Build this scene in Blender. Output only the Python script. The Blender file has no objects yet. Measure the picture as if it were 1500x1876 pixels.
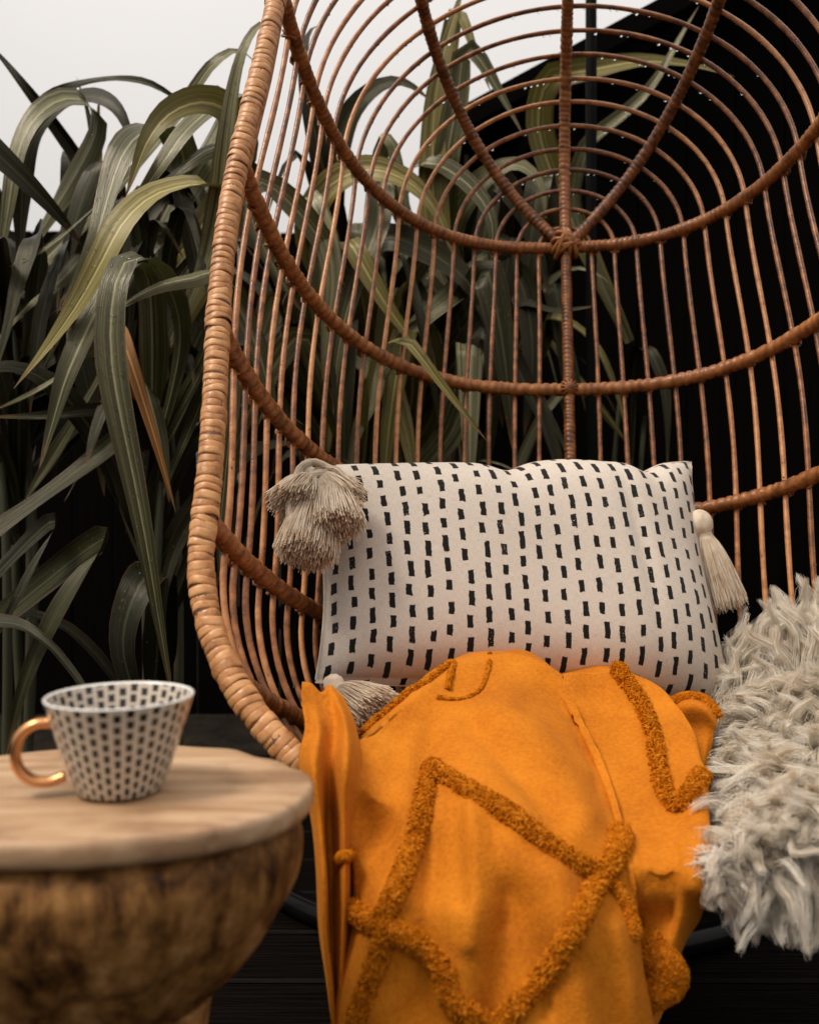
import bpy, math, random
import numpy as np
from mathutils import Vector, Matrix

random.seed(7)
RNG = np.random.default_rng(11)
scene = bpy.context.scene
COL = scene.collection

# ------------------------------------------------------------------ camera
HC = 0.62                       # camera height above the deck
FPX, CX, CY = 1700.0, 750.0, 938.0
cam_d = bpy.data.cameras.new('camera')
cam = bpy.data.objects.new('camera', cam_d)
COL.objects.link(cam)
cam.location = (0, 0, HC)
cam.rotation_euler = (math.radians(90), 0, 0)
cam_d.sensor_fit = 'HORIZONTAL'
cam_d.sensor_width = 36.0
cam_d.lens = FPX / 1500.0 * 36.0
cam_d.clip_start = 0.02
cam_d.clip_end = 500
cam_d.dof.use_dof = True
cam_d.dof.focus_distance = 1.22
cam_d.dof.aperture_fstop = 6.3
scene.camera = cam

# ------------------------------------------------------------------ sky and sun (overcast)
SUN_EL, SUN_AZ = math.radians(57), math.radians(244)   # azimuth clockwise from +Y: behind the camera, a bit to the left
w = bpy.data.worlds.new('World')
scene.world = w
w.use_nodes = True
nt = w.node_tree
bg = nt.nodes['Background']
sky = nt.nodes.new('ShaderNodeTexSky')
sky.sky_type = 'NISHITA'
sky.sun_disc = False
sky.sun_elevation = SUN_EL
sky.sun_rotation = SUN_AZ
hs = nt.nodes.new('ShaderNodeHueSaturation')
hs.inputs['Saturation'].default_value = 0.0
hs.inputs['Value'].default_value = 0.09
nt.links.new(sky.outputs[0], hs.inputs['Color'])
mx = nt.nodes.new('ShaderNodeMix')
mx.data_type = 'RGBA'
mx.inputs[0].default_value = 0.92
nt.links.new(hs.outputs[0], mx.inputs[6])
# standard overcast sky: the zenith three times as bright as the horizon
tcw = nt.nodes.new('ShaderNodeTexCoord'); spw = nt.nodes.new('ShaderNodeSeparateXYZ')
nt.links.new(tcw.outputs['Generated'], spw.inputs[0])
ov = nt.nodes.new('ShaderNodeMath'); ov.operation = 'MULTIPLY_ADD'; ov.use_clamp = False
mxz = nt.nodes.new('ShaderNodeMath'); mxz.operation = 'MAXIMUM'; mxz.inputs[1].default_value = 0.0
nt.links.new(spw.outputs[2], mxz.inputs[0]); nt.links.new(mxz.outputs[0], ov.inputs[0])
LZ = 0.84
ov.inputs[1].default_value = LZ * 2 / 3 * 0.9; ov.inputs[2].default_value = LZ / 3 * 0.90
cl = nt.nodes.new('ShaderNodeVectorMath'); cl.operation = 'SCALE'
cl.inputs[0].default_value = (1.0, 0.952, 0.915)
cn = nt.nodes.new('ShaderNodeTexNoise'); cn.inputs['Scale'].default_value = 2.2; cn.inputs['Detail'].default_value = 4
nt.links.new(tcw.outputs['Generated'], cn.inputs['Vector'])
cm = nt.nodes.new('ShaderNodeMath'); cm.operation = 'MULTIPLY_ADD'; cm.inputs[1].default_value = 0.16; cm.inputs[2].default_value = 0.92   # faint cloud tone
nt.links.new(cn.outputs[0], cm.inputs[0])
cp = nt.nodes.new('ShaderNodeMath'); cp.operation = 'MULTIPLY'
nt.links.new(ov.outputs[0], cp.inputs[0]); nt.links.new(cm.outputs[0], cp.inputs[1])
nt.links.new(cp.outputs[0], cl.inputs['Scale'])
nt.links.new(cl.outputs[0], mx.inputs[7])
nt.links.new(mx.outputs[2], bg.inputs[0])
bg.inputs[1].default_value = 1.0
sd = bpy.data.lights.new('sun', 'SUN')
sun = bpy.data.objects.new('sun', sd)
COL.objects.link(sun)
sd.energy = 1.5
sd.angle = math.radians(18)
sd.color = (1.0, 0.91, 0.80)
sdir = Vector((math.sin(SUN_AZ) * math.cos(SUN_EL), math.cos(SUN_AZ) * math.cos(SUN_EL), math.sin(SUN_EL)))
sun.rotation_euler = sdir.to_track_quat('Z', 'Y').to_euler()
sun.location = sdir * 20

scene.view_settings.view_transform = 'Standard'
scene.view_settings.look = 'None'
scene.view_settings.exposure = 0.87
scene.view_settings.gamma = 1.0
scene.view_settings.use_curve_mapping = False
scene.cycles.use_denoising = True
scene.cycles.max_bounces = 8
scene.cycles.diffuse_bounces = 5
scene.cycles.transparent_max_bounces = 8
scene.cycles.caustics_refractive = False
scene.cycles.caustics_reflective = False

# ------------------------------------------------------------------ helpers
def at(px, py, Y):
    return np.array([(px - CX) / FPX * Y, Y, HC - (py - CY) / FPX * Y])

def to_px(P):
    P = np.asarray(P, float)
    return np.stack([CX + FPX * P[..., 0] / P[..., 1], CY - FPX * (P[..., 2] - HC) / P[..., 1]], -1)

def mesh_from(name, V, F, uv=None, smooth=True):
    V = np.asarray(V, np.float32).reshape(-1, 3)
    me = bpy.data.meshes.new(name)
    if isinstance(F, np.ndarray):
        F = np.ascontiguousarray(F, np.int32)
        k = F.shape[1]; n = F.shape[0]
        me.vertices.add(len(V)); me.vertices.foreach_set('co', V.ravel())
        me.loops.add(n * k); me.loops.foreach_set('vertex_index', F.ravel())
        me.polygons.add(n)
        me.polygons.foreach_set('loop_start', np.arange(0, n * k, k, dtype=np.int32))
        try:
            me.polygons.foreach_set('loop_total', np.full(n, k, np.int32))
        except Exception:
            pass
        me.update(calc_edges=True)
    else:
        me.from_pydata([tuple(map(float, v)) for v in V], [], F)
    if uv is not None:
        uvl = me.uv_layers.new(name='UVMap')
        li = np.zeros(len(me.loops), np.int32)
        me.loops.foreach_get('vertex_index', li)
        uvl.data.foreach_set('uv', np.asarray(uv, np.float32)[li].ravel())
    me.validate()
    if smooth:
        me.polygons.foreach_set('use_smooth', np.ones(len(me.polygons), bool))
    return me

def wpos(o):
    p = np.zeros(3)
    while o is not None:
        p = p + np.array(o.location); o = o.parent
    return p

def obj(name, me, mat=None, parent=None, world=True):
    """One mesh object; vertices are in world metres unless world=False."""
    o = bpy.data.objects.new(name, me)
    COL.objects.link(o)
    if parent is not None:
        o.parent = parent
        if world:
            o.location = Vector(-wpos(parent))
    if mat is not None and not me.materials:
        me.materials.append(mat)
    return o

def thing(name, label, cat, loc=(0, 0, 0), group=None):
    o = bpy.data.objects.new(name, None)
    o.empty_display_size = 0.05
    COL.objects.link(o)
    o.location = loc
    tag(o, label, cat, group)
    return o

def tag(o, label=None, cat=None, group=None, kind=None):
    if label: o['label'] = label
    if cat: o['category'] = cat
    if group: o['group'] = group
    if kind: o['kind'] = kind
    return o

def grid_faces(nu, nv, closed_u=False, closed_v=False):
    """Vertex index i*nv+j, i in nu, j in nv."""
    i = np.arange(nu if closed_u else nu - 1)
    j = np.arange(nv if closed_v else nv - 1)
    I, J = np.meshgrid(i, j, indexing='ij')
    I2, J2 = (I + 1) % nu, (J + 1) % nv
    return np.stack([I * nv + J, I2 * nv + J, I2 * nv + J2, I * nv + J2], -1).reshape(-1, 4)

def resample(P, n=None, step=None, closed=False):
    P = np.asarray(P, float)
    if closed: P = np.vstack([P, P[:1]])
    s = np.concatenate([[0], np.cumsum(np.linalg.norm(np.diff(P, axis=0), axis=1))])
    if n is None: n = max(4, int(s[-1] / step))
    t = np.linspace(0, s[-1], n, endpoint=not closed)
    return np.stack([np.interp(t, s, P[:, k]) for k in range(P.shape[1])], 1), t

def catmull(P, m):
    """Smooth curve through the points, m samples for each span."""
    P = np.asarray(P, float)
    Q = np.vstack([2 * P[0] - P[1], P, 2 * P[-1] - P[-2]])
    out = []
    for i in range(1, len(Q) - 2):
        p0, p1, p2, p3 = Q[i - 1], Q[i], Q[i + 1], Q[i + 2]
        for t in np.linspace(0, 1, m, endpoint=False):
            out.append(0.5 * (2 * p1 + (p2 - p0) * t + (2 * p0 - 5 * p1 + 4 * p2 - p3) * t * t + (3 * p1 - p0 - 3 * p2 + p3) * t ** 3))
    out.append(P[-1])
    return np.array(out)

def frames(P, closed=False):
    T = np.roll(P, -1, 0) - np.roll(P, 1, 0)
    if not closed:
        T[0] = P[1] - P[0]; T[-1] = P[-1] - P[-2]
    T /= np.linalg.norm(T, axis=1)[:, None] + 1e-12
    N = np.zeros_like(P)
    a = np.array([0, 0, 1.0]) if abs(T[0][2]) < 0.9 else np.array([1.0, 0, 0])
    n = np.cross(T[0], a); n /= np.linalg.norm(n)
    for i in range(len(P)):
        n = n - T[i] * np.dot(n, T[i]); n /= np.linalg.norm(n) + 1e-12
        N[i] = n
    return T, N, np.cross(T, N)

def tube(P, R, sides=8, closed=False, radfn=None):
    """V, F of a tube; R scalar or array; radfn(i_array, phi_array)->factor grid."""
    P = np.asarray(P, float)
    T, N, B = frames(P, closed)
    ph = np.linspace(0, 2 * np.pi, sides, endpoint=False)
    R = np.broadcast_to(np.asarray(R, float), (len(P),))
    rr = R[:, None] * np.ones(sides)[None, :]
    if radfn is not None: rr = rr * radfn(np.arange(len(P))[:, None], ph[None, :])
    V = P[:, None, :] + rr[..., None] * (np.cos(ph)[None, :, None] * N[:, None, :] + np.sin(ph)[None, :, None] * B[:, None, :])
    F = grid_faces(len(P), sides, closed, True)
    V = V.reshape(-1, 3)
    if not closed:
        k = len(V)
        V = np.vstack([V, P[0], P[-1]])
        j = np.arange(sides); j2 = (j + 1) % sides; b = (len(P) - 1) * sides
        # caps as degenerate-free quads: pair of neighbours with the centre repeated is avoided by triangles as quads of 4 ids
        capF = [[k, j2[a], j[a], j[a]] for a in range(sides)]
        F = F
        tri = [(k, int(j2[a]), int(j[a])) for a in range(sides)] + [(k + 1, b + int(j[a]), b + int(j2[a])) for a in range(sides)]
        return V, [tuple(map(int, f)) for f in F] + tri
    return V, F

def join(parts):
    V, F, off = [], [], 0
    for v, f in parts:
        V.append(np.asarray(v, float))
        if isinstance(f, np.ndarray): f = f.tolist()
        F += [tuple(int(i) + off for i in q) for q in f]
        off += len(v)
    return np.vstack(V), F

def strands(roots, mids, rad, sides=3, taper=0.35):
    """Many thin fibres as 3-sided tubes. mids: (n, m, 3) points along each fibre."""
    n, m, _ = mids.shape
    T = np.gradient(mids, axis=1)
    T /= np.linalg.norm(T, axis=2)[..., None] + 1e-12
    a = RNG.normal(size=(n, 1, 3)); a = np.broadcast_to(a, T.shape)
    N = np.cross(T, a); N /= np.linalg.norm(N, axis=2)[..., None] + 1e-12
    B = np.cross(T, N)
    ph = np.arange(sides) * 2 * np.pi / sides
    tp = np.linspace(1, taper, m)[None, :, None, None]
    rad = np.broadcast_to(np.asarray(rad, float).reshape(-1, 1, 1, 1), (n, 1, 1, 1))
    V = mids[:, :, None, :] + rad * tp * (np.cos(ph)[None, None, :, None] * N[:, :, None, :] + np.sin(ph)[None, None, :, None] * B[:, :, None, :])
    base = grid_faces(m, sides, False, True)
    F = (base[None] + (np.arange(n) * m * sides)[:, None, None]).reshape(-1, 4)
    return V.reshape(-1, 3), F

def box(x0, x1, y0, y1, z0, z1, bev=0.0):
    import bmesh
    bm = bmesh.new()
    bmesh.ops.create_cube(bm, size=1)
    for v in bm.verts:
        v.co = Vector(((x0 + x1) / 2 + v.co.x * (x1 - x0), (y0 + y1) / 2 + v.co.y * (y1 - y0), (z0 + z1) / 2 + v.co.z * (z1 - z0)))
    if bev:
        bmesh.ops.bevel(bm, geom=list(bm.edges), offset=bev, segments=1, affect='EDGES')
    me = bpy.data.meshes.new('m'); bm.to_mesh(me); bm.free()
    return me

def fnoise(P, freq, seed=0):
    """Cheap smooth 3D noise: sum of sines in random directions, about -1..1."""
    r = np.random.default_rng(seed)
    out = np.zeros(P.shape[:-1])
    for k in range(7):
        d = r.normal(size=3); d /= np.linalg.norm(d)
        out += np.sin(P @ d * freq * r.uniform(0.6, 1.7) + r.uniform(0, 6.28))
    return out / 3.2

# ------------------------------------------------------------------ materials
def mat(name, col, rough=0.6, spec=0.4):
    m = bpy.data.materials.new(name); m.use_nodes = True
    b = m.node_tree.nodes['Principled BSDF']
    b.inputs['Base Color'].default_value = (*col, 1)
    b.inputs['Roughness'].default_value = rough
    b.inputs['Specular IOR Level'].default_value = spec
    return m, m.node_tree, b

def N(nt, t, **kw):
    n = nt.nodes.new(t)
    for k, v in kw.items(): setattr(n, k, v)
    return n

def ramp(nt, src, stops):
    r = N(nt, 'ShaderNodeValToRGB')
    el = r.color_ramp.elements
    while len(el) < len(stops): el.new(0.5)
    for e, (p, c) in zip(el, stops):
        e.position = p; e.color = (*c, 1) if len(c) == 3 else c
    nt.links.new(src, r.inputs[0])
    return r.outputs[0]

def noise(nt, scale, detail=4, vec=None, rough=0.55, dist=0.0):
    n = N(nt, 'ShaderNodeTexNoise')
    n.inputs['Scale'].default_value = scale; n.inputs['Detail'].default_value = detail
    n.inputs['Roughness'].default_value = rough; n.inputs['Distortion'].default_value = dist
    if vec is not None: nt.links.new(vec, n.inputs['Vector'])
    return n.outputs[0]

def bump(nt, b, h, strength, dist):
    n = N(nt, 'ShaderNodeBump')
    n.inputs['Strength'].default_value = strength; n.inputs['Distance'].default_value = dist
    nt.links.new(h, n.inputs['Height']); nt.links.new(n.outputs[0], b.inputs['Normal'])

def math_n(nt, op, a, b=None, c=None):
    n = N(nt, 'ShaderNodeMath', operation=op)
    for i, v in enumerate((a, b, c)):
        if v is None: continue
        if isinstance(v, (int, float)): n.inputs[i].default_value = v
        else: nt.links.new(v, n.inputs[i])
    return n.outputs[0]

def mapped(nt, coord='Object', scale=(1, 1, 1), rot=(0, 0, 0)):
    tc = N(nt, 'ShaderNodeTexCoord'); mp = N(nt, 'ShaderNodeMapping')
    mp.inputs['Scale'].default_value = scale; mp.inputs['Rotation'].default_value = rot
    nt.links.new(tc.outputs[coord], mp.inputs[0])
    return mp.outputs[0]

def rattan(name, c0, c1, c2, rough=0.42, rnd=0.25):
    m, nt, b = mat(name, c1, rough, 0.45)
    v = mapped(nt)
    n1 = noise(nt, 55, 5, v)
    oi = N(nt, 'ShaderNodeObjectInfo')
    f = math_n(nt, 'ADD', n1, math_n(nt, 'MULTIPLY', math_n(nt, 'SUBTRACT', oi.outputs['Random'], 0.5), rnd))
    col = ramp(nt, f, [(0.25, c0), (0.5, c1), (0.75, c2)])
    nt.links.new(col, b.inputs['Base Color'])
    r = ramp(nt, noise(nt, 160, 3, v), [(0.3, (rough - .12,) * 3), (0.7, (rough + .15,) * 3)])
    nt.links.new(r, b.inputs['Roughness'])
    bump(nt, b, noise(nt, 420, 4, v), 0.35, 0.0012)
    return m

M_BAND = rattan('rattan_binding', (0.26, 0.098, 0.026), (0.52, 0.232, 0.080), (0.66, 0.355, 0.152), 0.38, 0.2)
M_CORE = rattan('rattan_core', (0.09, 0.035, 0.012), (0.13, 0.05, 0.02), (0.17, 0.07, 0.03))
M_RIB = rattan('rattan_rib', (0.09, 0.028, 0.007), (0.27, 0.092, 0.023), (0.45, 0.178, 0.052), 0.33)
M_ROD = rattan('rattan_rod', (0.13, 0.042, 0.011), (0.34, 0.122, 0.036), (0.54, 0.24, 0.088), 0.30, 0.4)

def water_mat():
    m, nt, b = mat('water_drop', (1, 1, 1), 0.02, 0.5)
    b.inputs['Transmission Weight'].default_value = 1.0
    b.inputs['IOR'].default_value = 1.33
    return m
M_WATER = water_mat()
def dew_mat():
    m, nt, b = mat('leaf_dew', (1, 1, 1), 0.03, 0.5)
    out = nt.nodes['Material Output']
    t = N(nt, 'ShaderNodeBsdfTransparent'); gl = N(nt, 'ShaderNodeBsdfGlossy'); gl.inputs['Roughness'].default_value = 0.03
    fr = N(nt, 'ShaderNodeFresnel'); fr.inputs[0].default_value = 1.6
    x = N(nt, 'ShaderNodeMixShader')
    nt.links.new(math_n(nt, 'ADD', math_n(nt, 'MULTIPLY', fr.outputs[0], 0.9), 0.08), x.inputs[0])
    nt.links.new(t.outputs[0], x.inputs[1]); nt.links.new(gl.outputs[0], x.inputs[2]); nt.links.new(x.outputs[0], out.inputs[0])
    return m

def dash_mask(nt, uvsock, cols, rows, hw, hh, seed=0.0, edge=0.03, jit=0.12, ragged=0.12):
    """Printed brush dashes in staggered columns: returns a 0..1 mask socket."""
    sep = N(nt, 'ShaderNodeSeparateXYZ'); nt.links.new(uvsock, sep.inputs[0])
    nn = N(nt, 'ShaderNodeTexNoise'); nn.inputs['Scale'].default_value = rows * 3.2; nn.inputs['Detail'].default_value = 4
    nt.links.new(uvsock, nn.inputs['Vector'])
    nsep = N(nt, 'ShaderNodeSeparateColor'); nt.links.new(nn.outputs['Color'], nsep.inputs[0])
    du = math_n(nt, 'MULTIPLY', math_n(nt, 'SUBTRACT', nsep.outputs[0], 0.5), ragged)
    dv = math_n(nt, 'MULTIPLY', math_n(nt, 'SUBTRACT', nsep.outputs[1], 0.5), ragged * 2)
    u = math_n(nt, 'ADD', math_n(nt, 'MULTIPLY', sep.outputs[0], cols), du)
    ci = math_n(nt, 'FLOOR', u)
    wn = N(nt, 'ShaderNodeTexWhiteNoise', noise_dimensions='1D')
    nt.links.new(math_n(nt, 'ADD', ci, seed + 0.5), wn.inputs['W'])
    ph = math_n(nt, 'ADD', math_n(nt, 'MULTIPLY', ci, 0.5), math_n(nt, 'MULTIPLY', wn.outputs[0], jit * 3))
    v = math_n(nt, 'ADD', math_n(nt, 'ADD', math_n(nt, 'MULTIPLY', sep.outputs[1], rows), ph), dv)
    ri = math_n(nt, 'FLOOR', v)
    cmb = N(nt, 'ShaderNodeCombineXYZ'); nt.links.new(ci, cmb.inputs[0]); nt.links.new(ri, cmb.inputs[1]); cmb.inputs[2].default_value = seed
    w2 = N(nt, 'ShaderNodeTexWhiteNoise', noise_dimensions='3D'); nt.links.new(cmb.outputs[0], w2.inputs['Vector'])
    ws = N(nt, 'ShaderNodeSeparateColor'); nt.links.new(w2.outputs['Color'], ws.inputs[0])
    fu = math_n(nt, 'SUBTRACT', math_n(nt, 'SUBTRACT', u, ci), 0.5)
    fu = math_n(nt, 'ADD', fu, math_n(nt, 'MULTIPLY', math_n(nt, 'SUBTRACT', ws.outputs[0], 0.5), jit))
    fv = math_n(nt, 'SUBTRACT', math_n(nt, 'SUBTRACT', v, ri), 0.5)
    h2 = math_n(nt, 'ADD', hh, math_n(nt, 'MULTIPLY', math_n(nt, 'SUBTRACT', ws.outputs[1], 0.5), jit * 0.6))
    au = math_n(nt, 'SUBTRACT', hw, math_n(nt, 'ABSOLUTE', fu))
    av = math_n(nt, 'SUBTRACT', h2, math_n(nt, 'ABSOLUTE', fv))
    a = math_n(nt, 'MULTIPLY', math_n(nt, 'MINIMUM', au, av), 1.0 / edge)
    a = math_n(nt, 'MINIMUM', math_n(nt, 'MAXIMUM', a, 0.0), 1.0)
    return a, ws.outputs[2]

def mixc(nt, fac, a, b):
    m = N(nt, 'ShaderNodeMix', data_type='RGBA')
    if isinstance(fac, (int, float)): m.inputs[0].default_value = fac
    else: nt.links.new(fac, m.inputs[0])
    for i, c in ((6, a), (7, b)):
        if isinstance(c, tuple): m.inputs[i].default_value = (*c, 1)
        else: nt.links.new(c, m.inputs[i])
    return m.outputs[2]

def pillow_mat():
    m, nt, b = mat('printed_linen', (0.75, 0.66, 0.58), 0.9, 0.1)
    tc = N(nt, 'ShaderNodeTexCoord')
    mask, rnd = dash_mask(nt, tc.outputs['UV'], 23, 11.6, 0.165, 0.325, 3.0, 0.03, 0.24, 0.17)
    sp = ramp(nt, noise(nt, 260, 2, tc.outputs['UV']), [(0.30, (0, 0, 0)), (0.36, (1, 1, 1))])
    worn = math_n(nt, 'GREATER_THAN', rnd, 0.82)
    keep = math_n(nt, 'MAXIMUM', math_n(nt, 'SUBTRACT', 1.0, worn), sp)
    mask = math_n(nt, 'MULTIPLY', mask, keep)
    wv = mapped(nt, 'UV', (60, 900, 1))
    slub = noise(nt, 1.0, 3, wv)
    wv2 = mapped(nt, 'UV', (1300, 40, 1))
    slub2 = noise(nt, 1.0, 3, wv2)
    s = math_n(nt, 'MULTIPLY', math_n(nt, 'ADD', slub, slub2), 0.5)
    base = ramp(nt, s, [(0.3, (0.46, 0.385, 0.31)), (0.5, (0.66, 0.58, 0.495)), (0.7, (0.78, 0.71, 0.62))])
    col = mixc(nt, mask, base, (0.012, 0.011, 0.010))
    nt.links.new(col, b.inputs['Base Color'])
    b.inputs['Sheen Weight'].default_value = 0.1
    bump(nt, b, s, 0.6, 0.002)
    return m
M_PILLOW = pillow_mat()

def fibre_mat(name, c0, c1, c2, sc=40):
    m, nt, b = mat(name, c1, 0.9, 0.0)
    v = mapped(nt)
    col = ramp(nt, noise(nt, sc, 4, v), [(0.3, c0), (0.5, c1), (0.7, c2)])
    nt.links.new(col, b.inputs['Base Color'])
    return m
M_TASSEL = fibre_mat('cotton_tassel', (0.72, 0.56, 0.40), (0.90, 0.77, 0.61), (0.95, 0.87, 0.75), 90)
M_WOOL = fibre_mat('sheep_wool', (0.82, 0.72, 0.58), (0.95, 0.90, 0.81), (0.98, 0.96, 0.91), 30)
def translucent(m, col, fac):
    nt = m.node_tree; out = nt.nodes['Material Output']; b = nt.nodes['Principled BSDF']
    t = N(nt, 'ShaderNodeBsdfTranslucent'); t.inputs[0].default_value = (*col, 1)
    x = N(nt, 'ShaderNodeMixShader'); x.inputs[0].default_value = fac
    nt.links.new(b.outputs[0], x.inputs[1]); nt.links.new(t.outputs[0], x.inputs[2]); nt.links.new(x.outputs[0], out.inputs[0])
translucent(M_WOOL, (0.97, 0.90, 0.78), 0.45)
translucent(M_TASSEL, (0.92, 0.82, 0.68), 0.35)
M_HIDE = fibre_mat('sheep_hide', (0.20, 0.14, 0.09), (0.28, 0.2, 0.14), (0.36, 0.28, 0.2), 30)  # brown puts shade into the gaps between the wool locks

def blanket_mat():
    m, nt, b = mat('mustard_cotton', (0.62, 0.235, 0.022), 0.85, 0.15)
    v = mapped(nt)
    n1 = noise(nt, 14, 5, v)
    n2 = noise(nt, 240, 3, v)
    col = ramp(nt, math_n(nt, 'ADD', math_n(nt, 'MULTIPLY', n1, 0.55), math_n(nt, 'MULTIPLY', n2, 0.45)),
               [(0.3, (0.36, 0.094, 0.004)), (0.5, (0.50, 0.150, 0.006)), (0.7, (0.60, 0.20, 0.012))])
    nt.links.new(col, b.inputs['Base Color'])
    wv = mapped(nt, 'Object', (220, 640, 640), (0.2, 0.5, 0.9))
    h = math_n(nt, 'ADD', math_n(nt, 'MULTIPLY', noise(nt, 1.0, 2, wv), 0.8), n2)
    bump(nt, b, h, 0.4, 0.0016)
    b.inputs['Sheen Weight'].default_value = 0.12
    b.inputs['Sheen Roughness'].default_value = 0.5
    b.inputs['Sheen Tint'].default_value = (0.9, 0.45, 0.1, 1)
    return m
M_BLANKET = blanket_mat()
M_TUFT = fibre_mat('mustard_tuft', (0.40, 0.108, 0.005), (0.56, 0.172, 0.009), (0.68, 0.25, 0.022), 150)

def wood_top():
    m, nt, b = mat('pale_table_wood', (0.5, 0.33, 0.23), 0.5, 0.35)
    v = mapped(nt, 'Object', (3, 26, 26), (0, 0, 0.35))
    n1 = noise(nt, 2.2, 6, v, 0.6, 0.6)
    v2 = mapped(nt, 'Object', (1, 1, 1))
    n2 = noise(nt, 16, 4, v2)
    col = ramp(nt, n1, [(0.25, (0.22, 0.115, 0.05)), (0.5, (0.44, 0.275, 0.155)), (0.72, (0.56, 0.385, 0.24))])
    dk = ramp(nt, n2, [(0.36, (0.5, 0.42, 0.36)), (0.52, (1, 1, 1))])
    mm = N(nt, 'ShaderNodeMix', data_type='RGBA', blend_type='MULTIPLY'); mm.inputs[0].default_value = 0.55
    nt.links.new(col, mm.inputs[6]); nt.links.new(dk, mm.inputs[7])
    nt.links.new(mm.outputs[2], b.inputs['Base Color'])
    bump(nt, b, n1, 0.25, 0.002)
    return m
M_TOP = wood_top()

def wood_bowl():
    m, nt, b = mat('aged_bowl_wood', (0.2, 0.1, 0.04), 0.6, 0.15)
    v = mapped(nt, 'Object', (1, 1, 0.75))
    n1 = noise(nt, 26, 7, v, 0.68, 0.25)
    v2 = mapped(nt, 'Object', (150, 150, 20)); n2 = noise(nt, 1.0, 5, v2, 0.7)
    vo = N(nt, 'ShaderNodeTexVoronoi'); vo.feature = 'DISTANCE_TO_EDGE'; vo.inputs['Scale'].default_value = 30
    wp = N(nt, 'ShaderNodeVectorMath', operation='ADD'); nt.links.new(v, wp.inputs[0])
    nz_ = N(nt, 'ShaderNodeTexNoise'); nz_.inputs['Scale'].default_value = 45; nt.links.new(v, nz_.inputs['Vector'])
    sc_ = N(nt, 'ShaderNodeVectorMath', operation='SCALE'); sc_.inputs['Scale'].default_value = 0.022; nt.links.new(nz_.outputs['Color'], sc_.inputs[0]); nt.links.new(sc_.outputs[0], wp.inputs[1])
    nt.links.new(wp.outputs[0], vo.inputs['Vector'])
    cr = math_n(nt, 'MULTIPLY', math_n(nt, 'MINIMUM', math_n(nt, 'MULTIPLY', vo.outputs['Distance'], 5.0), 1.0), 0.07)
    f = math_n(nt, 'ADD', math_n(nt, 'ADD', math_n(nt, 'MULTIPLY', n1, 0.72), math_n(nt, 'MULTIPLY', n2, 0.22)), cr)
    col = ramp(nt, f, [(0.36, (0.020, 0.008, 0.003)), (0.45, (0.11, 0.046, 0.012)), (0.54, (0.24, 0.112, 0.033)), (0.68, (0.47, 0.26, 0.10))])
    nt.links.new(col, b.inputs['Base Color'])
    bump(nt, b, f, 0.7, 0.004)
    return m
M_BOWL = wood_bowl()

def cup_mat():
    m, nt, b = mat('printed_ceramic', (0.75, 0.72, 0.67), 0.18, 0.5)
    tc = N(nt, 'ShaderNodeTexCoord')
    mask, _ = dash_mask(nt, tc.outputs['UV'], 36, 8.2, 0.31, 0.37, 9.0, 0.04, 0.04, 0.10)
    col = mixc(nt, mask, (0.56, 0.48, 0.385), (0.015, 0.013, 0.012))
    nt.links.new(col, b.inputs['Base Color'])
    return m
M_CUP = cup_mat()
M_RIMW = mat('cup_glaze', (0.80, 0.77, 0.72), 0.2, 0.5)[0]
def copper():
    m, nt, b = mat('copper', (0.70, 0.33, 0.14), 0.28, 0.5)
    b.inputs['Metallic'].default_value = 1.0
    b.inputs['Roughness'].default_value = 0.26
    return m
M_COPPER = copper()

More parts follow.
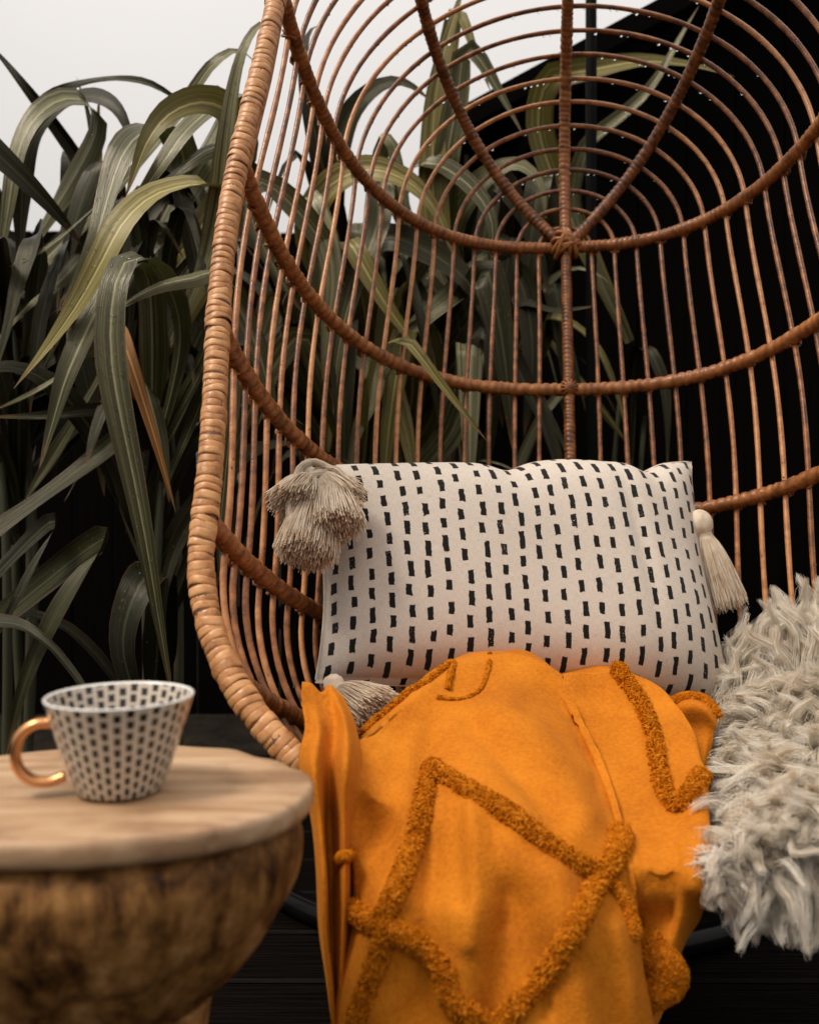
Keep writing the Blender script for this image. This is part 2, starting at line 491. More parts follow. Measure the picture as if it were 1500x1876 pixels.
def leaf_mat(name, dark, mid, pale, rough=0.38, spec=0.2):
    m, nt, b = mat(name, mid, rough, spec)
    b.inputs['Specular Tint'].default_value = (1.0, 0.92, 0.72, 1)
    tc = N(nt, 'ShaderNodeTexCoord')
    mp = N(nt, 'ShaderNodeMapping'); mp.inputs['Scale'].default_value = (9, 0.7, 1); nt.links.new(tc.outputs['UV'], mp.inputs[0])
    oi = N(nt, 'ShaderNodeObjectInfo')
    off = N(nt, 'ShaderNodeVectorMath', operation='ADD'); nt.links.new(mp.outputs[0], off.inputs[0])
    cmb = N(nt, 'ShaderNodeCombineXYZ'); nt.links.new(math_n(nt, 'MULTIPLY', oi.outputs['Random'], 50.0), cmb.inputs[0]); nt.links.new(math_n(nt, 'MULTIPLY', oi.outputs['Random'], 31.0), cmb.inputs[1])
    nt.links.new(cmb.outputs[0], off.inputs[1])
    st = noise(nt, 1.6, 4, off.outputs[0], 0.6)
    f = math_n(nt, 'ADD', st, math_n(nt, 'MULTIPLY', math_n(nt, 'SUBTRACT', oi.outputs['Random'], 0.5), 0.22))
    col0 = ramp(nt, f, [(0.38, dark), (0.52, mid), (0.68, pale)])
    sp_ = noise(nt, 120, 3, tc.outputs['Object'])
    sp2 = noise(nt, 9, 2, tc.outputs['Object'])
    spots = math_n(nt, 'MULTIPLY', ramp(nt, sp_, [(0.62, (0, 0, 0)), (0.68, (1, 1, 1))]), ramp(nt, sp2, [(0.5, (0, 0, 0)), (0.62, (1, 1, 1))]))
    col = mixc(nt, math_n(nt, 'MULTIPLY', spots, 0.7), col0, (0.10, 0.05, 0.018))
    # pale midrib with a shape of its own
    sep = N(nt, 'ShaderNodeSeparateXYZ'); nt.links.new(tc.outputs['UV'], sep.inputs[0])
    d = math_n(nt, 'ABSOLUTE', math_n(nt, 'SUBTRACT', sep.outputs[0], 0.5))
    rib = math_n(nt, 'SUBTRACT', 1.0, math_n(nt, 'MINIMUM', math_n(nt, 'MULTIPLY', d, 16.0), 1.0))
    col2 = mixc(nt, math_n(nt, 'MULTIPLY', rib, 0.75), col, tuple(min(1, c * 1.7 + 0.02) for c in pale))
    edge = math_n(nt, 'GREATER_THAN', d, 0.478)
    col3 = mixc(nt, math_n(nt, 'MULTIPLY', edge, 0.6), col2, (0.10, 0.035, 0.02))
    # dry tip
    tip = ramp(nt, sep.outputs[1], [(0.93, (0, 0, 0)), (0.985, (1, 1, 1))])
    col4 = mixc(nt, math_n(nt, 'MULTIPLY', tip, 0.8), col3, (0.14, 0.07, 0.03))
    nt.links.new(col4, b.inputs['Base Color'])
    mp2 = N(nt, 'ShaderNodeMapping'); mp2.inputs['Scale'].default_value = (34, 0.4, 1); nt.links.new(tc.outputs['UV'], mp2.inputs[0])
    veins = noise(nt, 1.5, 2, mp2.outputs[0])
    drops = N(nt, 'ShaderNodeTexVoronoi'); drops.inputs['Scale'].default_value = 190
    nt.links.new(tc.outputs['Object'], drops.inputs['Vector'])
    dr = ramp(nt, drops.outputs['Distance'], [(0.0, (1, 1, 1)), (0.22, (0, 0, 0))])
    h = math_n(nt, 'ADD', math_n(nt, 'MULTIPLY', veins, 0.9), math_n(nt, 'MULTIPLY', dr, 0.6))
    bump(nt, b, h, 0.6, 0.0022)
    return m
M_LEAF = [leaf_mat('leaf_deep_green_shade', (0.006, 0.007, 0.002), (0.013, 0.014, 0.004), (0.034, 0.034, 0.011), 0.34, 0.28),  # deep green darkened further: shade inside the clumps put into the colour
          leaf_mat('leaf_grey_green', (0.030, 0.031, 0.010), (0.090, 0.088, 0.034), (0.25, 0.235, 0.125), 0.27, 0.55),
          leaf_mat('leaf_yellow_green', (0.085, 0.070, 0.012), (0.185, 0.155, 0.036), (0.36, 0.30, 0.12), 0.32, 0.4),
          leaf_mat('leaf_dry_brown', (0.10, 0.036, 0.009), (0.30, 0.125, 0.028), (0.42, 0.22, 0.08), 0.5, 0.25)]
for _m, _c in zip(M_LEAF[1:3], ((0.10, 0.11, 0.03), (0.22, 0.20, 0.05))):
    translucent(_m, _c, 0.10)
M_STEM = mat('plant_stem', (0.05, 0.05, 0.022), 0.6)[0]

def plank_mat(name, c0, c1, rough, sc=(2, 40, 40), bmp=0.5, spec=0.5):
    m, nt, b = mat(name, c1, rough, spec)
    v = mapped(nt, 'Object', sc)
    n1 = noise(nt, 2.0, 5, v)
    nt.links.new(ramp(nt, n1, [(0.3, c0), (0.7, c1)]), b.inputs['Base Color'])
    nt.links.new(ramp(nt, n1, [(0.3, (rough - .15,) * 3), (0.7, (rough + .15,) * 3)]), b.inputs['Roughness'])
    bump(nt, b, n1, bmp, 0.003)
    return m
M_DECK = plank_mat('wet_dark_decking', (0.0015, 0.001, 0.0008), (0.006, 0.004, 0.003), 0.42, (3, 90, 90), 0.9, 0.05)
M_SHED_SHADE = plank_mat('black_timber_and_shade', (0.0012, 0.0010, 0.0009), (0.0032, 0.0026, 0.0022), 0.8, (40, 40, 2), 0.6, 0.025)  # near black: shed timber, and shade painted on the backdrop boards
M_RING = mat('wet_black_steel', (0.003, 0.003, 0.003), 0.22, 0.14)[0]
M_STEEL = mat('black_powder_coat', (0.003, 0.003, 0.003), 0.5, 0.05)[0]
def soil_mat():
    m, nt, b = mat('dark_soil', (0.01, 0.008, 0.006), 0.95, 0.1)
    v = mapped(nt)
    nt.links.new(ramp(nt, noise(nt, 9, 6, v), [(0.3, (0.006, 0.005, 0.004)), (0.7, (0.022, 0.016, 0.011))]), b.inputs['Base Color'])
    bump(nt, b, noise(nt, 30, 5, v), 0.8, 0.02)
    return m
M_SOIL = soil_mat()

# ------------------------------------------------------------------ setting: soil, deck, added shade backdrop, shed
g = 40.0
gm = bpy.data.meshes.new('ground'); gm.from_pydata([(-g, -g, -0.10), (g, -g, -0.10), (g, 2 * g, -0.10), (-g, 2 * g, -0.10)], [], [(0, 1, 2, 3)])
tag(obj('ground', gm, M_SOIL), kind='structure')

def deck():
    root = bpy.data.objects.new('deck', None); COL.objects.link(root); tag(root, kind='structure')
    first = None
    y = -1.2
    k = 0
    while y < 2.35:
        if first is None:
            me = box(-2.6, 2.6, 0, 0.136, -0.028, 0, 0.004)
            first = me
        o = obj('deck_board', first, M_DECK, root, world=False)
        o.location = (random.uniform(-0.02, 0.02), y, random.uniform(-0.0015, 0.0))
        y += 0.143; k += 1
    for x in (-2.2, -1.1, 0.0, 1.1, 2.2):
        obj('joist', box(x - 0.03, x + 0.03, -1.2, 2.34, -0.099, -0.031), M_DECK, root)
deck()

def backdrop():  # boards added to give the black of foliage in shadow
    root = thing('shade_backdrop', 'added board fence standing behind the strappy plants', 'backdrop', (-0.9, 3.3, -0.1))
    x = -3.4
    while x < 0.66:
        h = 1.62 + random.uniform(-0.006, 0.006)
        obj('board', box(x, x + 0.142, 3.3, 3.322, -0.1, h, 0.003), M_SHED_SHADE, root)
        x += 0.147
    for x in (-3.2, -1.6, 0.0):
        obj('post', box(x, x + 0.09, 3.3225, 3.41, -0.1, 1.66, 0.004), M_SHED_SHADE, root)
    for z in (0.2, 1.05):
        obj('rail', box(-3.4, 0.66, 3.3225, 3.36, z, z + 0.08) if False else box(-3.11, -1.6, 3.3225, 3.36, z, z + 0.08), M_SHED_SHADE, root)
        obj('rail', box(-1.51, 0.0, 3.3225, 3.36, z, z + 0.08), M_SHED_SHADE, root)
backdrop()

def shed():
    root = thing('garden_shed', 'black timber shed with sloping roof edge behind the hanging chair', 'shed', (1.4, 3.0, -0.1))
    Y = 2.85
    def roofz(x): return 1.78 + (x - 0.23) * 0.545 if x < 1.75 else 1.78 + 1.52 * 0.545 - (x - 1.75) * 0.545
    x = 0.40
    while x < 3.1:
        x1 = x + 0.146
        zs = (roofz(x) - 0.012, roofz(x1) - 0.012)
        V = [(x, Y, -.1), (x1, Y, -.1), (x1, Y, zs[1]), (x, Y, zs[0]), (x, Y + .025, -.1), (x1, Y + .025, -.1), (x1, Y + .025, zs[1]), (x, Y + .025, zs[0])]
        F = [(0, 1, 2, 3), (5, 4, 7, 6), (4, 0, 3, 7), (1, 5, 6, 2), (3, 2, 6, 7), (4, 5, 1, 0)]
        obj('board', mesh_from('board', V, F, smooth=False), M_SHED_SHADE, root)
        x += 0.151
    def slab(xa, xb, name):
        za, zb = roofz(xa), roofz(xb)
        V = []
        for (yy, dz) in ((Y - 0.14, 0), (Y + 2.0, 0)):
            V += [(xa, yy, za + dz), (xb, yy, zb + dz), (xb, yy, zb + dz + 0.07), (xa, yy, za + dz + 0.07)]
        F = [(0, 1, 2, 3), (5, 4, 7, 6), (4, 0, 3, 7), (1, 5, 6, 2), (3, 2, 6, 7), (4, 5, 1, 0)]
        return obj(name, mesh_from(name, V, F, smooth=False), M_SHED_SHADE, root)
    slab(0.10, 1.749, 'roof_panel'); slab(1.7505, 3.4, 'roof_panel')
    obj('side_wall', box(0.40, 0.425, Y + 0.027, Y + 1.9, -0.1, roofz(0.40) - 0.012), M_SHED_SHADE, root)
shed()

# ------------------------------------------------------------------ hanging chair
CH = dict(Xc=.2348, Yc=1.2393, Zc=.7363, ti=.3858, ya=.12, d=.5993, n=2.5806, L=.8168, b=.7829, g=.0541, W=.42, phi=.851)
RIBZ = [0.0, .3124, .5602, .8005, .9727]
def ch_world(P):
    P = np.asarray(P, float); c = CH
    x, y, z = P[..., 0], P[..., 1], P[..., 2]
    zz = np.clip(-z, 0, c['L']); x = x * (1 + c['g'] * np.sin(np.pi * zz / c['L']) ** 2)
    Y = y * math.cos(c['ti']) + z * math.sin(c['ti']); Z = -y * math.sin(c['ti']) + z * math.cos(c['ti'])
    X = x * math.cos(c['ya']) + Y * math.sin(c['ya']); Y2 = -x * math.sin(c['ya']) + Y * math.cos(c['ya'])
    return np.stack([X + c['Xc'], Y2 + c['Yc'], Z + c['Zc'] + HC], -1)
_t = np.linspace(0, np.pi / 2, 600)
PR = CH['W'] * np.sin(_t) ** (2 / CH['n']); PY = CH['d'] * np.cos(_t) ** (2 / CH['n'])
PS = np.concatenate([[0], np.cumsum(np.hypot(np.diff(PR), np.diff(PY)))])
def prof(s, off=0.0):
    r, y = np.interp(s, PS, PR), np.interp(s, PS, PY)
    k = 1 + off
    return r * k, y * k
def loop(r, y, n=60):
    """Closed stadium loop at lateral radius r and depth y (chair space)."""
    L, b = CH['L'], CH['b']
    th = np.linspace(0, np.pi, n, endpoint=False)
    a = np.stack([r * np.cos(th), 0 * th + y, r * np.sin(th)], 1)
    z = np.linspace(0, L, n, endpoint=False)
    l = np.stack([-r + 0 * z, 0 * z + y, -z], 1)
    th2 = np.linspace(np.pi, 2 * np.pi, n, endpoint=False)
    c = np.stack([r * np.cos(th2), 0 * th2 + y, -L + b * r * np.sin(th2)], 1)
    rr = np.stack([r + 0 * z, 0 * z + y, -L + z], 1)
    return np.vstack([a, l, c, rr])

chair_base = np.array([0.24, 1.2, HC - 0.44])
chair = thing('hanging_chair', 'woven rattan egg chair hanging with its wrapped rim open to the viewer', 'chair', tuple(chair_base))

def add_rim():
    P = ch_world(loop(CH['W'], 0.0, 120))
    P, s = resample(P, step=0.006, closed=True)
    R0 = 0.0134
    V, F = tube(P, R0, 12, closed=True)
    rim = obj('rim', mesh_from('rim', V, F), M_CORE, chair)
    # binding bands: a bulged ring in a few shapes, one object for each turn
    variants = []
    for k in range(6):
        r = np.random.default_rng(k)
        wid = 0.0049
        prof_z = np.array([-wid, -wid * .8, -wid * .3, wid * .35, wid * .85, wid])
        prof_r = np.array([0.0131, 0.01395, 0.01415, 0.0142, 0.0140, 0.0131])
        ph = np.linspace(0, 2 * np.pi, 20, endpoint=False)
        sk = r.uniform(-1, 1) * 0.0016; p0 = r.uniform(0, 6.28)
        V = []
        for a in ph:
            for z, rr in zip(prof_z, prof_r):
                q = rr + 0.0004 * math.sin(2 * a + p0)
                V.append((q * math.cos(a), q * math.sin(a), z + sk * math.sin(a + p0) + 0.0007 * math.sin(3 * a + p0)))
        me = mesh_from('wrap_band', V, grid_faces(20, 6, True, False)); me.materials.append(M_BAND)
        variants.append(me)
    T, Nn, B = frames(P, True)
    # arc position: the loop starts at the right side, runs over the top, down the left side, under, up the right
    Ltot = s[-1] + 0.006
    Ppx = to_px(P)
    ribpos = []
    for z in RIBZ:
        q = ch_world(np.array([[-CH['W'] if z <= CH['L'] else -math.sqrt(max(0, CH['W'] ** 2 - ((z - CH['L']) / CH['b']) ** 2)), 0, -z]]))[0]
        ribpos.append(s[np.argmin(np.linalg.norm(P - q, axis=1))])
    start = ribpos[0] - 0.35
    pitch = 0.0088
    pos = start
    rest_end = None
    for k in range(298):
        i = int((pos % Ltot) / Ltot * len(P)) % len(P)
        o = bpy.data.objects.new('wrap_band', variants[random.randrange(6)]); COL.objects.link(o); o.parent = rim
        near = min(abs(pos - rp) for rp in ribpos)
        tilt = random.gauss(0.05, 0.045)
        if near < 0.035: tilt += random.choice((-1, 1)) * 0.32 * (1 - near / 0.035) + random.gauss(0, .08)
        m = Matrix(((Nn[i][0], B[i][0], T[i][0]), (Nn[i][1], B[i][1], T[i][1]), (Nn[i][2], B[i][2], T[i][2])))
        ax = Vector((0, 1, 0.35)).normalized()
        m = Matrix.Rotation(tilt, 3, ax) @ m @ Matrix.Rotation(random.uniform(0, 6.28), 3, 'Z')
        e = m.to_euler(); o.rotation_euler = e
        sc = random.uniform(0.965, 1.04) * (1.05 if near < 0.03 else 1.0)
        o.scale = (sc, sc, random.uniform(0.85, 1.2))
        # interpolate the position along the rim
        t = (pos % Ltot) / 0.006; a = int(t) % len(P); f = t - int(t)
        pp = P[a] * (1 - f) + P[(a + 1) % len(P)] * f
        o.location = Vector(pp)                     # rim object carries the offset to world
        pos += pitch * random.uniform(0.86, 1.14)
    # the far right turns, out of the picture
    idx = [int(((pos + q) % Ltot) / Ltot * len(P)) % len(P) for q in np.arange(0, Ltot - (pos - start), 0.0026)]
    if len(idx) > 10:
        Q = P[idx]
        arc = np.arange(len(Q)) * 0.0026
        V, F = tube(Q, 0.0140, 12, radfn=lambda i, ph: 1 + 0.05 * np.abs(np.sin(np.pi * (arc[i] / pitch))) + 0 * ph)
        tag(obj('wrapping', mesh_from('wrapping', V, F), M_BAND, rim), kind='stuff')
    return rim
rim = add_rim()

def wrapped_tube(P, R, pitch, amp, seed, crossings=None):
    P, s = resample(P, step=pitch / 5.0)
    r = np.random.default_rng(seed)
    # helical wrap with wandering pitch
    phase = s / pitch + 0.35 * np.sin(s * 31 + r.uniform(0, 6)) + 0.2 * np.sin(s * 77 + r.uniform(0, 6))
    def fn(i, ph):
        x = (phase[i] + ph / (2 * np.pi)) % 1.0
        return 1 + amp * (np.minimum(x / 0.25, 1) - np.clip((x - .8) / .2, 0, 1) - 0.5) + 0.02 * np.sin(5 * phase[i] + 3 * ph)
    RR = np.full(len(P), R) * (1 + 0.03 * np.sin(s * 60 + seed))
    if crossings is not None and len(crossings):
        for c in crossings:
            dd = np.linalg.norm(P - c, axis=1)
            RR *= 1 + 0.16 * np.exp(-(dd / 0.0055) ** 2)
    return tube(P, RR, 12, radfn=fn)

NROD, U0, DU = 19, 0.050, 0.0418
ROD_OFF = 0.0125
rod_s = [U0 + DU * k for k in range(NROD)]
# cross points of ribs and rods (chair space)
def rib_curve(z, n=160):
    L, b = CH['L'], CH['b']
    s = np.linspace(0, PS[-1], n)
    r, y = prof(s)
    if z > L:
        q = (z - L) / b; m = r >= q
        x = np.sqrt(np.maximum(r[m] ** 2 - q * q, 0)); y = y[m]
    else: x = r
    X = np.concatenate([-x[::-1], x[1:]]); Yy = np.concatenate([y[::-1], y[1:]])
    return ch_world(np.stack([X, Yy, np.full_like(X, -z)], 1))
def rib_cross(z):
    out = []
    for s in rod_s:
        r, y = prof(s, ROD_OFF)
        if z > CH['L']:
            q = (z - CH['L']) / CH['b']
            if r <= q: continue
            x = math.sqrt(r * r - q * q)
        else: x = r
        out += [(-x, y, -z), (x, y, -z)]
    return ch_world(np.array(out)) if out else np.zeros((0, 3))

def knots(C, R, dirs=None):
    """Little lashings of cane where rods cross a rib: a squat ring round both."""
    parts = []
    for c in C:
        for q in range(2):
            a = RNG.normal(size=3); a /= np.linalg.norm(a)
            u = np.cross(a, [0, 0, 1.0]); u /= np.linalg.norm(u) + 1e-9; v = np.cross(a, u)
            th = np.linspace(0, 2 * np.pi, 9, endpoint=False)
            P = c + np.array([0, -0.002, -0.003]) + R * RNG.uniform(0.75, 1.0) * (np.cos(th)[:, None] * u + np.sin(th)[:, None] * v) + RNG.normal(size=(9, 3)) * 0.0006
            parts.append(tube(P, 0.0021, 5, closed=True))
    return join(parts)

for k, z in enumerate(RIBZ + [1.08]):
    C = rib_cross(z)
    V, F = wrapped_tube(rib_curve(z), 0.0106, 0.0155 if k else 0.0105, 0.24 if k else 0.15, k, C)
    rib = obj('rib', mesh_from('rib', V, F), M_RIB, chair)
    V, F = knots(C, 0.0112)
    tag(obj('lashing', mesh_from('lashing', V, F), M_RIB, rib), kind='stuff')
s_ = np.linspace(0.004, PS[-1], 160); r_, y_ = prof(s_)
for k, th in enumerate((CH['phi'], math.pi / 2, math.pi - CH['phi'])):
    P = ch_world(np.stack([r_ * math.cos(th), y_, r_ * math.sin(th)], 1))
    C = []
    for s in rod_s:
        r, y = prof(s, ROD_OFF); C.append((r * math.cos(th), y, r * math.sin(th)))
    C = ch_world(np.array(C))
    V, F = wrapped_tube(P, 0.0106, 0.0105, 0.17, 20 + k, C)
    obj('rib', mesh_from('rib', V, F), M_RIB, chair)
# the back spine below the hub, on to the seat
zz = np.linspace(0.004, CH['L'], 60)
sp = np.stack([0 * zz, 0 * zz + CH['d'], -zz], 1)
rb, yb = prof(np.linspace(0.02, PS[-1], 60))
sp = np.vstack([sp, np.stack([0 * rb, yb, -CH['L'] - CH['b'] * rb], 1)])
V, F = wrapped_tube(ch_world(sp), 0.0094, 0.0082, 0.22, 33)
obj('spine', mesh_from('spine', V, F), M_RIB, chair)
# hub binding: crossing turns of cane
hub = ch_world(np.array([[0, CH['d'] - 0.006, 0]]))[0]
parts = []
for k in range(9):
    a = k * math.pi / 9 + 0.2
    u = np.array([math.cos(a), -0.1, math.sin(a)]); v = np.array([0, -1.0, 0.2])
    th = np.linspace(0, 2 * np.pi, 22, endpoint=False)
    rad = 0.0225 + 0.0045 * random.random()
    off = np.array([-math.sin(a), 0, math.cos(a)]) * random.uniform(-0.012, 0.012)
    parts.append(tube(hub + off + rad * np.cos(th)[:, None] * u + (0.0165) * np.sin(th)[:, None] * v, 0.0048, 6, closed=True))
V, F = join(parts)
obj('hub_knot', mesh_from('hub_knot', V, F), M_RIB, chair)
q = ch_world(np.array([[0, CH['d'] - 0.004, -RIBZ[1]]]))[0]
parts = []
for k in range(6):
    a = k * math.pi / 6 + .3
    u = np.array([math.cos(a), 0, math.sin(a)]); v = np.array([0, -1.0, 0.0])
    th = np.linspace(0, 2 * np.pi, 18, endpoint=False)
    parts.append(tube(q + 0.0155 * np.cos(th)[:, None] * u + 0.0145 * np.sin(th)[:, None] * v, 0.003, 6, closed=True))
V, F = join(parts)
obj('spine_knot', mesh_from('spine_knot', V, F), M_RIB, chair)

drops = []
import bmesh
def ico(subdiv=1):
    bm = bmesh.new(); bmesh.ops.create_icosphere(bm, subdivisions=subdiv, radius=1.0)
    V = np.array([v.co[:] for v in bm.verts]); F = np.array([[v.index for v in f.verts] for f in bm.faces]); bm.free()
    return V, F
ICO_V, ICO_F = ico(2)
for k, s in enumerate(rod_s):
    r, y = prof(s, ROD_OFF)
    P = ch_world(loop(r, y, 44))
    r2 = np.random.default_rng(100 + k)
    P = P + np.stack([fnoise(P, 9, k), fnoise(P, 9, k + 50), fnoise(P, 9, k + 90)], -1) * 0.0016
    Pf, sa = resample(P, step=0.012, closed=True)
    V, F = tube(Pf, 0.0043 * (1 + 0.05 * np.sin(sa * 40 + k)), 8, closed=True)
    obj('rod', mesh_from('rod', V, F), M_ROD, chair)
    T = np.roll(Pf, -1, 0) - Pf; T /= np.linalg.norm(T, axis=1)[:, None]
    top = Pf[:, 2] > HC + 0.25
    for i in range(len(Pf)):
        if top[i] and abs(T[i][2]) < 0.93 and r2.random() < (0.22 if abs(T[i][2]) < 0.75 else 0.10):
            rr = r2.uniform(0.0017, 0.0030)
            drops.append((Pf[i] + np.array([0, -0.001, -0.0046 - rr * 0.5]), rr))
        elif r2.random() < 0.12:
            rr = r2.uniform(0.0008, 0.0014)
            drops.append((Pf[i] + np.array([r2.uniform(-.0035, .0035), -0.0038, 0]), rr))
DV = np.concatenate([ICO_V * rr * np.array([1, 1, 1.15]) + c for c, rr in drops])
DF = np.concatenate([ICO_F + i * len(ICO_V) for i in range(len(drops))])
tag(obj('rain_drops', mesh_from('rain_drops', DV, DF), M_WATER, chair), kind='stuff')
# hanging loop and rope above the picture
topc = ch_world(np.array([[0, CH['d'] * 0.55, CH['W'] * 0.93]]))[0]
th = np.linspace(0, 2 * np.pi, 24, endpoint=False)
ring_c = topc + np.array([0, 0, 0.035])
V, F = tube(ring_c + 0.03 * np.stack([np.cos(th), 0 * th, np.sin(th)], 1), 0.006, 8, closed=True)
obj('hanging_ring', mesh_from('hanging_ring', V, F), M_STEEL, chair)

def stand():
    cx, cy, R = 0.20, 1.77, 0.51
    root = thing('chair_stand', 'black steel stand with a ring base and pole behind the hanging chair', 'stand', (cx, cy, 0))
    th = np.linspace(0, 2 * np.pi, 96, endpoint=False)
    V, F = tube(np.stack([cx + R * np.cos(th), cy + R * np.sin(th), 0 * th + 0.0185], 1), 0.018, 12, closed=True)
    obj('base_ring', mesh_from('base_ring', V, F), M_RING, root)
    px_ = 0.435; py_ = cy + math.sqrt(R * R - (px_ - cx) ** 2)
    hook = np.array([topc[0], topc[1], topc[2] + 0.40])
    pts = np.array([(px_, py_, 0.03), (px_, py_, 0.8), (px_, py_, 1.6), (px_, py_, 2.1), (px_ * .9 + hook[0] * .1, py_ - 0.10, hook[2] + 0.02),
                    ((px_ + hook[0]) / 2, (py_ + hook[1]) / 2, hook[2] + 0.16), tuple(hook + [0, 0, 0.03])])
    V, F = tube(catmull(pts, 16), 0.0135, 12)
    obj('pole', mesh_from('pole', V, F), M_STEEL, root)
    s = np.linspace(0, 1, 40)
    P = ring_c + np.array([0, 0, 0.03]) + s[:, None] * (hook + [0, 0, 0.02] - ring_c - [0, 0, 0.03])
    V, F = wrapped_tube(P, 0.007, 0.012, 0.25, 3)
    obj('rope', mesh_from('rope', V, F), M_ROD, root)
stand()

# ------------------------------------------------------------------ pillow
def bicubic(G, m):
    """G (rows, cols, 3) control points -> smooth grid, m samples a span."""
    A = np.stack([catmull(G[i], m) for i in range(G.shape[0])])
    return np.stack([catmull(A[:, j], m) for j in range(A.shape[1])], 1)

def pillow():
    TL, TR, BL, BR = at(556, 852, 1.31), at(1266, 846, 1.46), at(577, 1252, 1.205), at(1352, 1300, 1.30)
    nu, nv = 90, 54
    u = np.linspace(0, 1, nu); v = np.linspace(0, 1, nv)
    U, Vv = np.meshgrid(u, v, indexing='ij')
    base = ((1 - U) * (1 - Vv))[..., None] * TL + (U * (1 - Vv))[..., None] * TR + ((1 - U) * Vv)[..., None] * BL + (U * Vv)[..., None] * BR
    ex = (TR - TL + BR - BL); ex /= np.linalg.norm(ex)
    ey = (BL - TL + BR - TR); ey -= ex * np.dot(ex, ey); ey /= np.linalg.norm(ey)
    nrm = np.cross(ey, ex)                       # towards the viewer
    if nrm[1] > 0: nrm = -nrm
    a, b_ = 2 * U - 1, 2 * Vv - 1
    # edges pull in a little between the corners
    pull = 0.020
    base = base - (a * np.abs(a) ** 3 * (1 - b_ ** 2) * pull)[..., None] * ex - (b_ * np.abs(b_) ** 3 * (1 - a ** 2) * pull * 0.35)[..., None] * ey
    th = np.clip((1 - a ** 4) * (1 - b_ ** 4), 0, 1) ** 0.62
    T = 0.092
    # tension wrinkles that run in from the top seam and the right side
    wr = 0.010 * np.exp(-((U - .47) / .035) ** 2) * np.exp(-Vv / .12) + 0.012 * np.exp(-((U - .84) / .04) ** 2) * np.exp(-Vv / .14)
    wr2 = 0.006 * np.exp(-((U - .73 - .05 * Vv) / .022) ** 2) * np.exp(-((Vv - .45) / .35) ** 2)
    topdip = 0.012 * np.exp(-((U - .47) / .05) ** 2) + 0.016 * np.exp(-((U - .84) / .05) ** 2) - 0.006 * np.exp(-((U - .62) / .08) ** 2)
    base = base + (topdip * (1 - Vv) ** 6)[..., None] * ey
    nz = fnoise(np.stack([U * 1.6, Vv, 0 * U], -1), 9, 5) * 0.0035 * th
    front = base + (T * th - wr - wr2 * 1.0 + nz)[..., None] * nrm
    back = base - (T * 0.85 * th + nz)[..., None] * nrm
    V = np.concatenate([front.reshape(-1, 3), back.reshape(-1, 3)])
    F1 = grid_faces(nu, nv); F2 = grid_faces(nu, nv)[:, ::-1] + nu * nv
    # stitch the rim of the two sheets
    rim_ids = [i * nv for i in range(nu)] + [(nu - 1) * nv + j for j in range(1, nv)] + [i * nv + nv - 1 for i in range(nu - 2, -1, -1)] + [j for j in range(nv - 2, 0, -1)]
    V[np.array(rim_ids)] += 0.0012 * nrm; V[np.array(rim_ids) + nu * nv] -= 0.0012 * nrm
    rim_ids = np.array(rim_ids); r2 = np.roll(rim_ids, -1)
    F3 = np.stack([rim_ids, r2, r2 + nu * nv, rim_ids + nu * nv], 1)
    uv = np.concatenate([np.stack([U, 1 - Vv], -1).reshape(-1, 2)] * 2)
    root = thing('lumbar_pillow', 'cream lumbar pillow printed with black dashes, tassels at its corners', 'pillow', tuple((BL + BR) / 2))
    cover = obj('cover', mesh_from('cover', V, np.concatenate([F1, F2, F3]), uv), M_PILLOW, root)
    # seam piping
    loopP = (V[rim_ids] + V[rim_ids + nu * nv]) / 2
    v_, f_ = tube(loopP[::2], 0.0017, 6, closed=True)
    obj('seam', mesh_from('seam', v_, f_), M_TASSEL, cover)

    def tassel(head, d, length, n=900, spread=0.35, headr=0.017, flat=0.0, label=None, droop=0.0, messy=0.0, rad=0.0006, bund=None):
        d = np.asarray(d, float); d /= np.linalg.norm(d)
        a_ = np.cross(d, [0.2, 1, 0.1]); a_ /= np.linalg.norm(a_); b2 = np.cross(d, a_)
        g_ = thing_part = None
        # ball head
        HV = ICO_V_3 * np.array([1, 1, 1])
        hv = head + headr * (HV[:, :1] * a_ + HV[:, 1:2] * b2 + 1.15 * HV[:, 2:3] * d)
        ang = np.arctan2(HV[:, 1], HV[:, 0]); hv += 0.0007 * np.sin(ang * 26)[:, None] * (hv - head) / headr
        hd = obj('tassel', mesh_from('tassel_head', hv, ICO_F_3), M_TASSEL, root)
        if label: hd['label'] = label
        neck = head + d * headr * 1.1
        th_ = np.linspace(0, 2 * np.pi, 16, endpoint=False)
        parts_ = [tube(neck + d * o_ + headr * 0.62 * (np.cos(th_)[:, None] * a_ + np.sin(th_)[:, None] * b2), 0.0013, 5, closed=True) for o_ in (-.002, 0, .002)]
        vv, ff = join(parts_)
        obj('neck_thread', mesh_from('neck_thread', vv, ff), M_TASSEL, hd)
        m_ = 8; t = np.linspace(0, 1, m_)
        rr = np.sqrt(RNG.uniform(0, 1, n)); an = RNG.uniform(0, 6.283, n)
        ln = length * RNG.uniform(0.9, 1.04, n) * (1 - 0.06 * rr)
        ex_ = np.cos(an)[:, None] * a_ + np.sin(an)[:, None] * b2 * (1 - flat)
        r0 = headr * 0.62 if bund is None else bund
        off = (r0 * rr)[:, None, None] * (1 + (0.9 + spread * 2.2) * (1 - np.exp(-t * 3)) + spread * t * 2)[None, :, None] * ex_[:, None, :]
        P = neck + (ln[:, None] * t[None, :])[..., None] * d + off
        ck = RNG.integers(0, 16, n)
        P = P + 0.0016 * (fnoise(np.stack([P[..., 0] * 30, P[..., 1] * 30, P[..., 2] * 30], -1) + ck[:, None, None], 2, 4)[..., None]) * a_ * t[None, :, None]
        P = P + RNG.normal(size=(n, 1, 3)) * t[None, :, None] ** 2 * (0.0022 + messy)
        P[..., 2] -= droop * t[None, :] ** 2
        vv, ff = strands(None, P, rad, 3, 0.8)
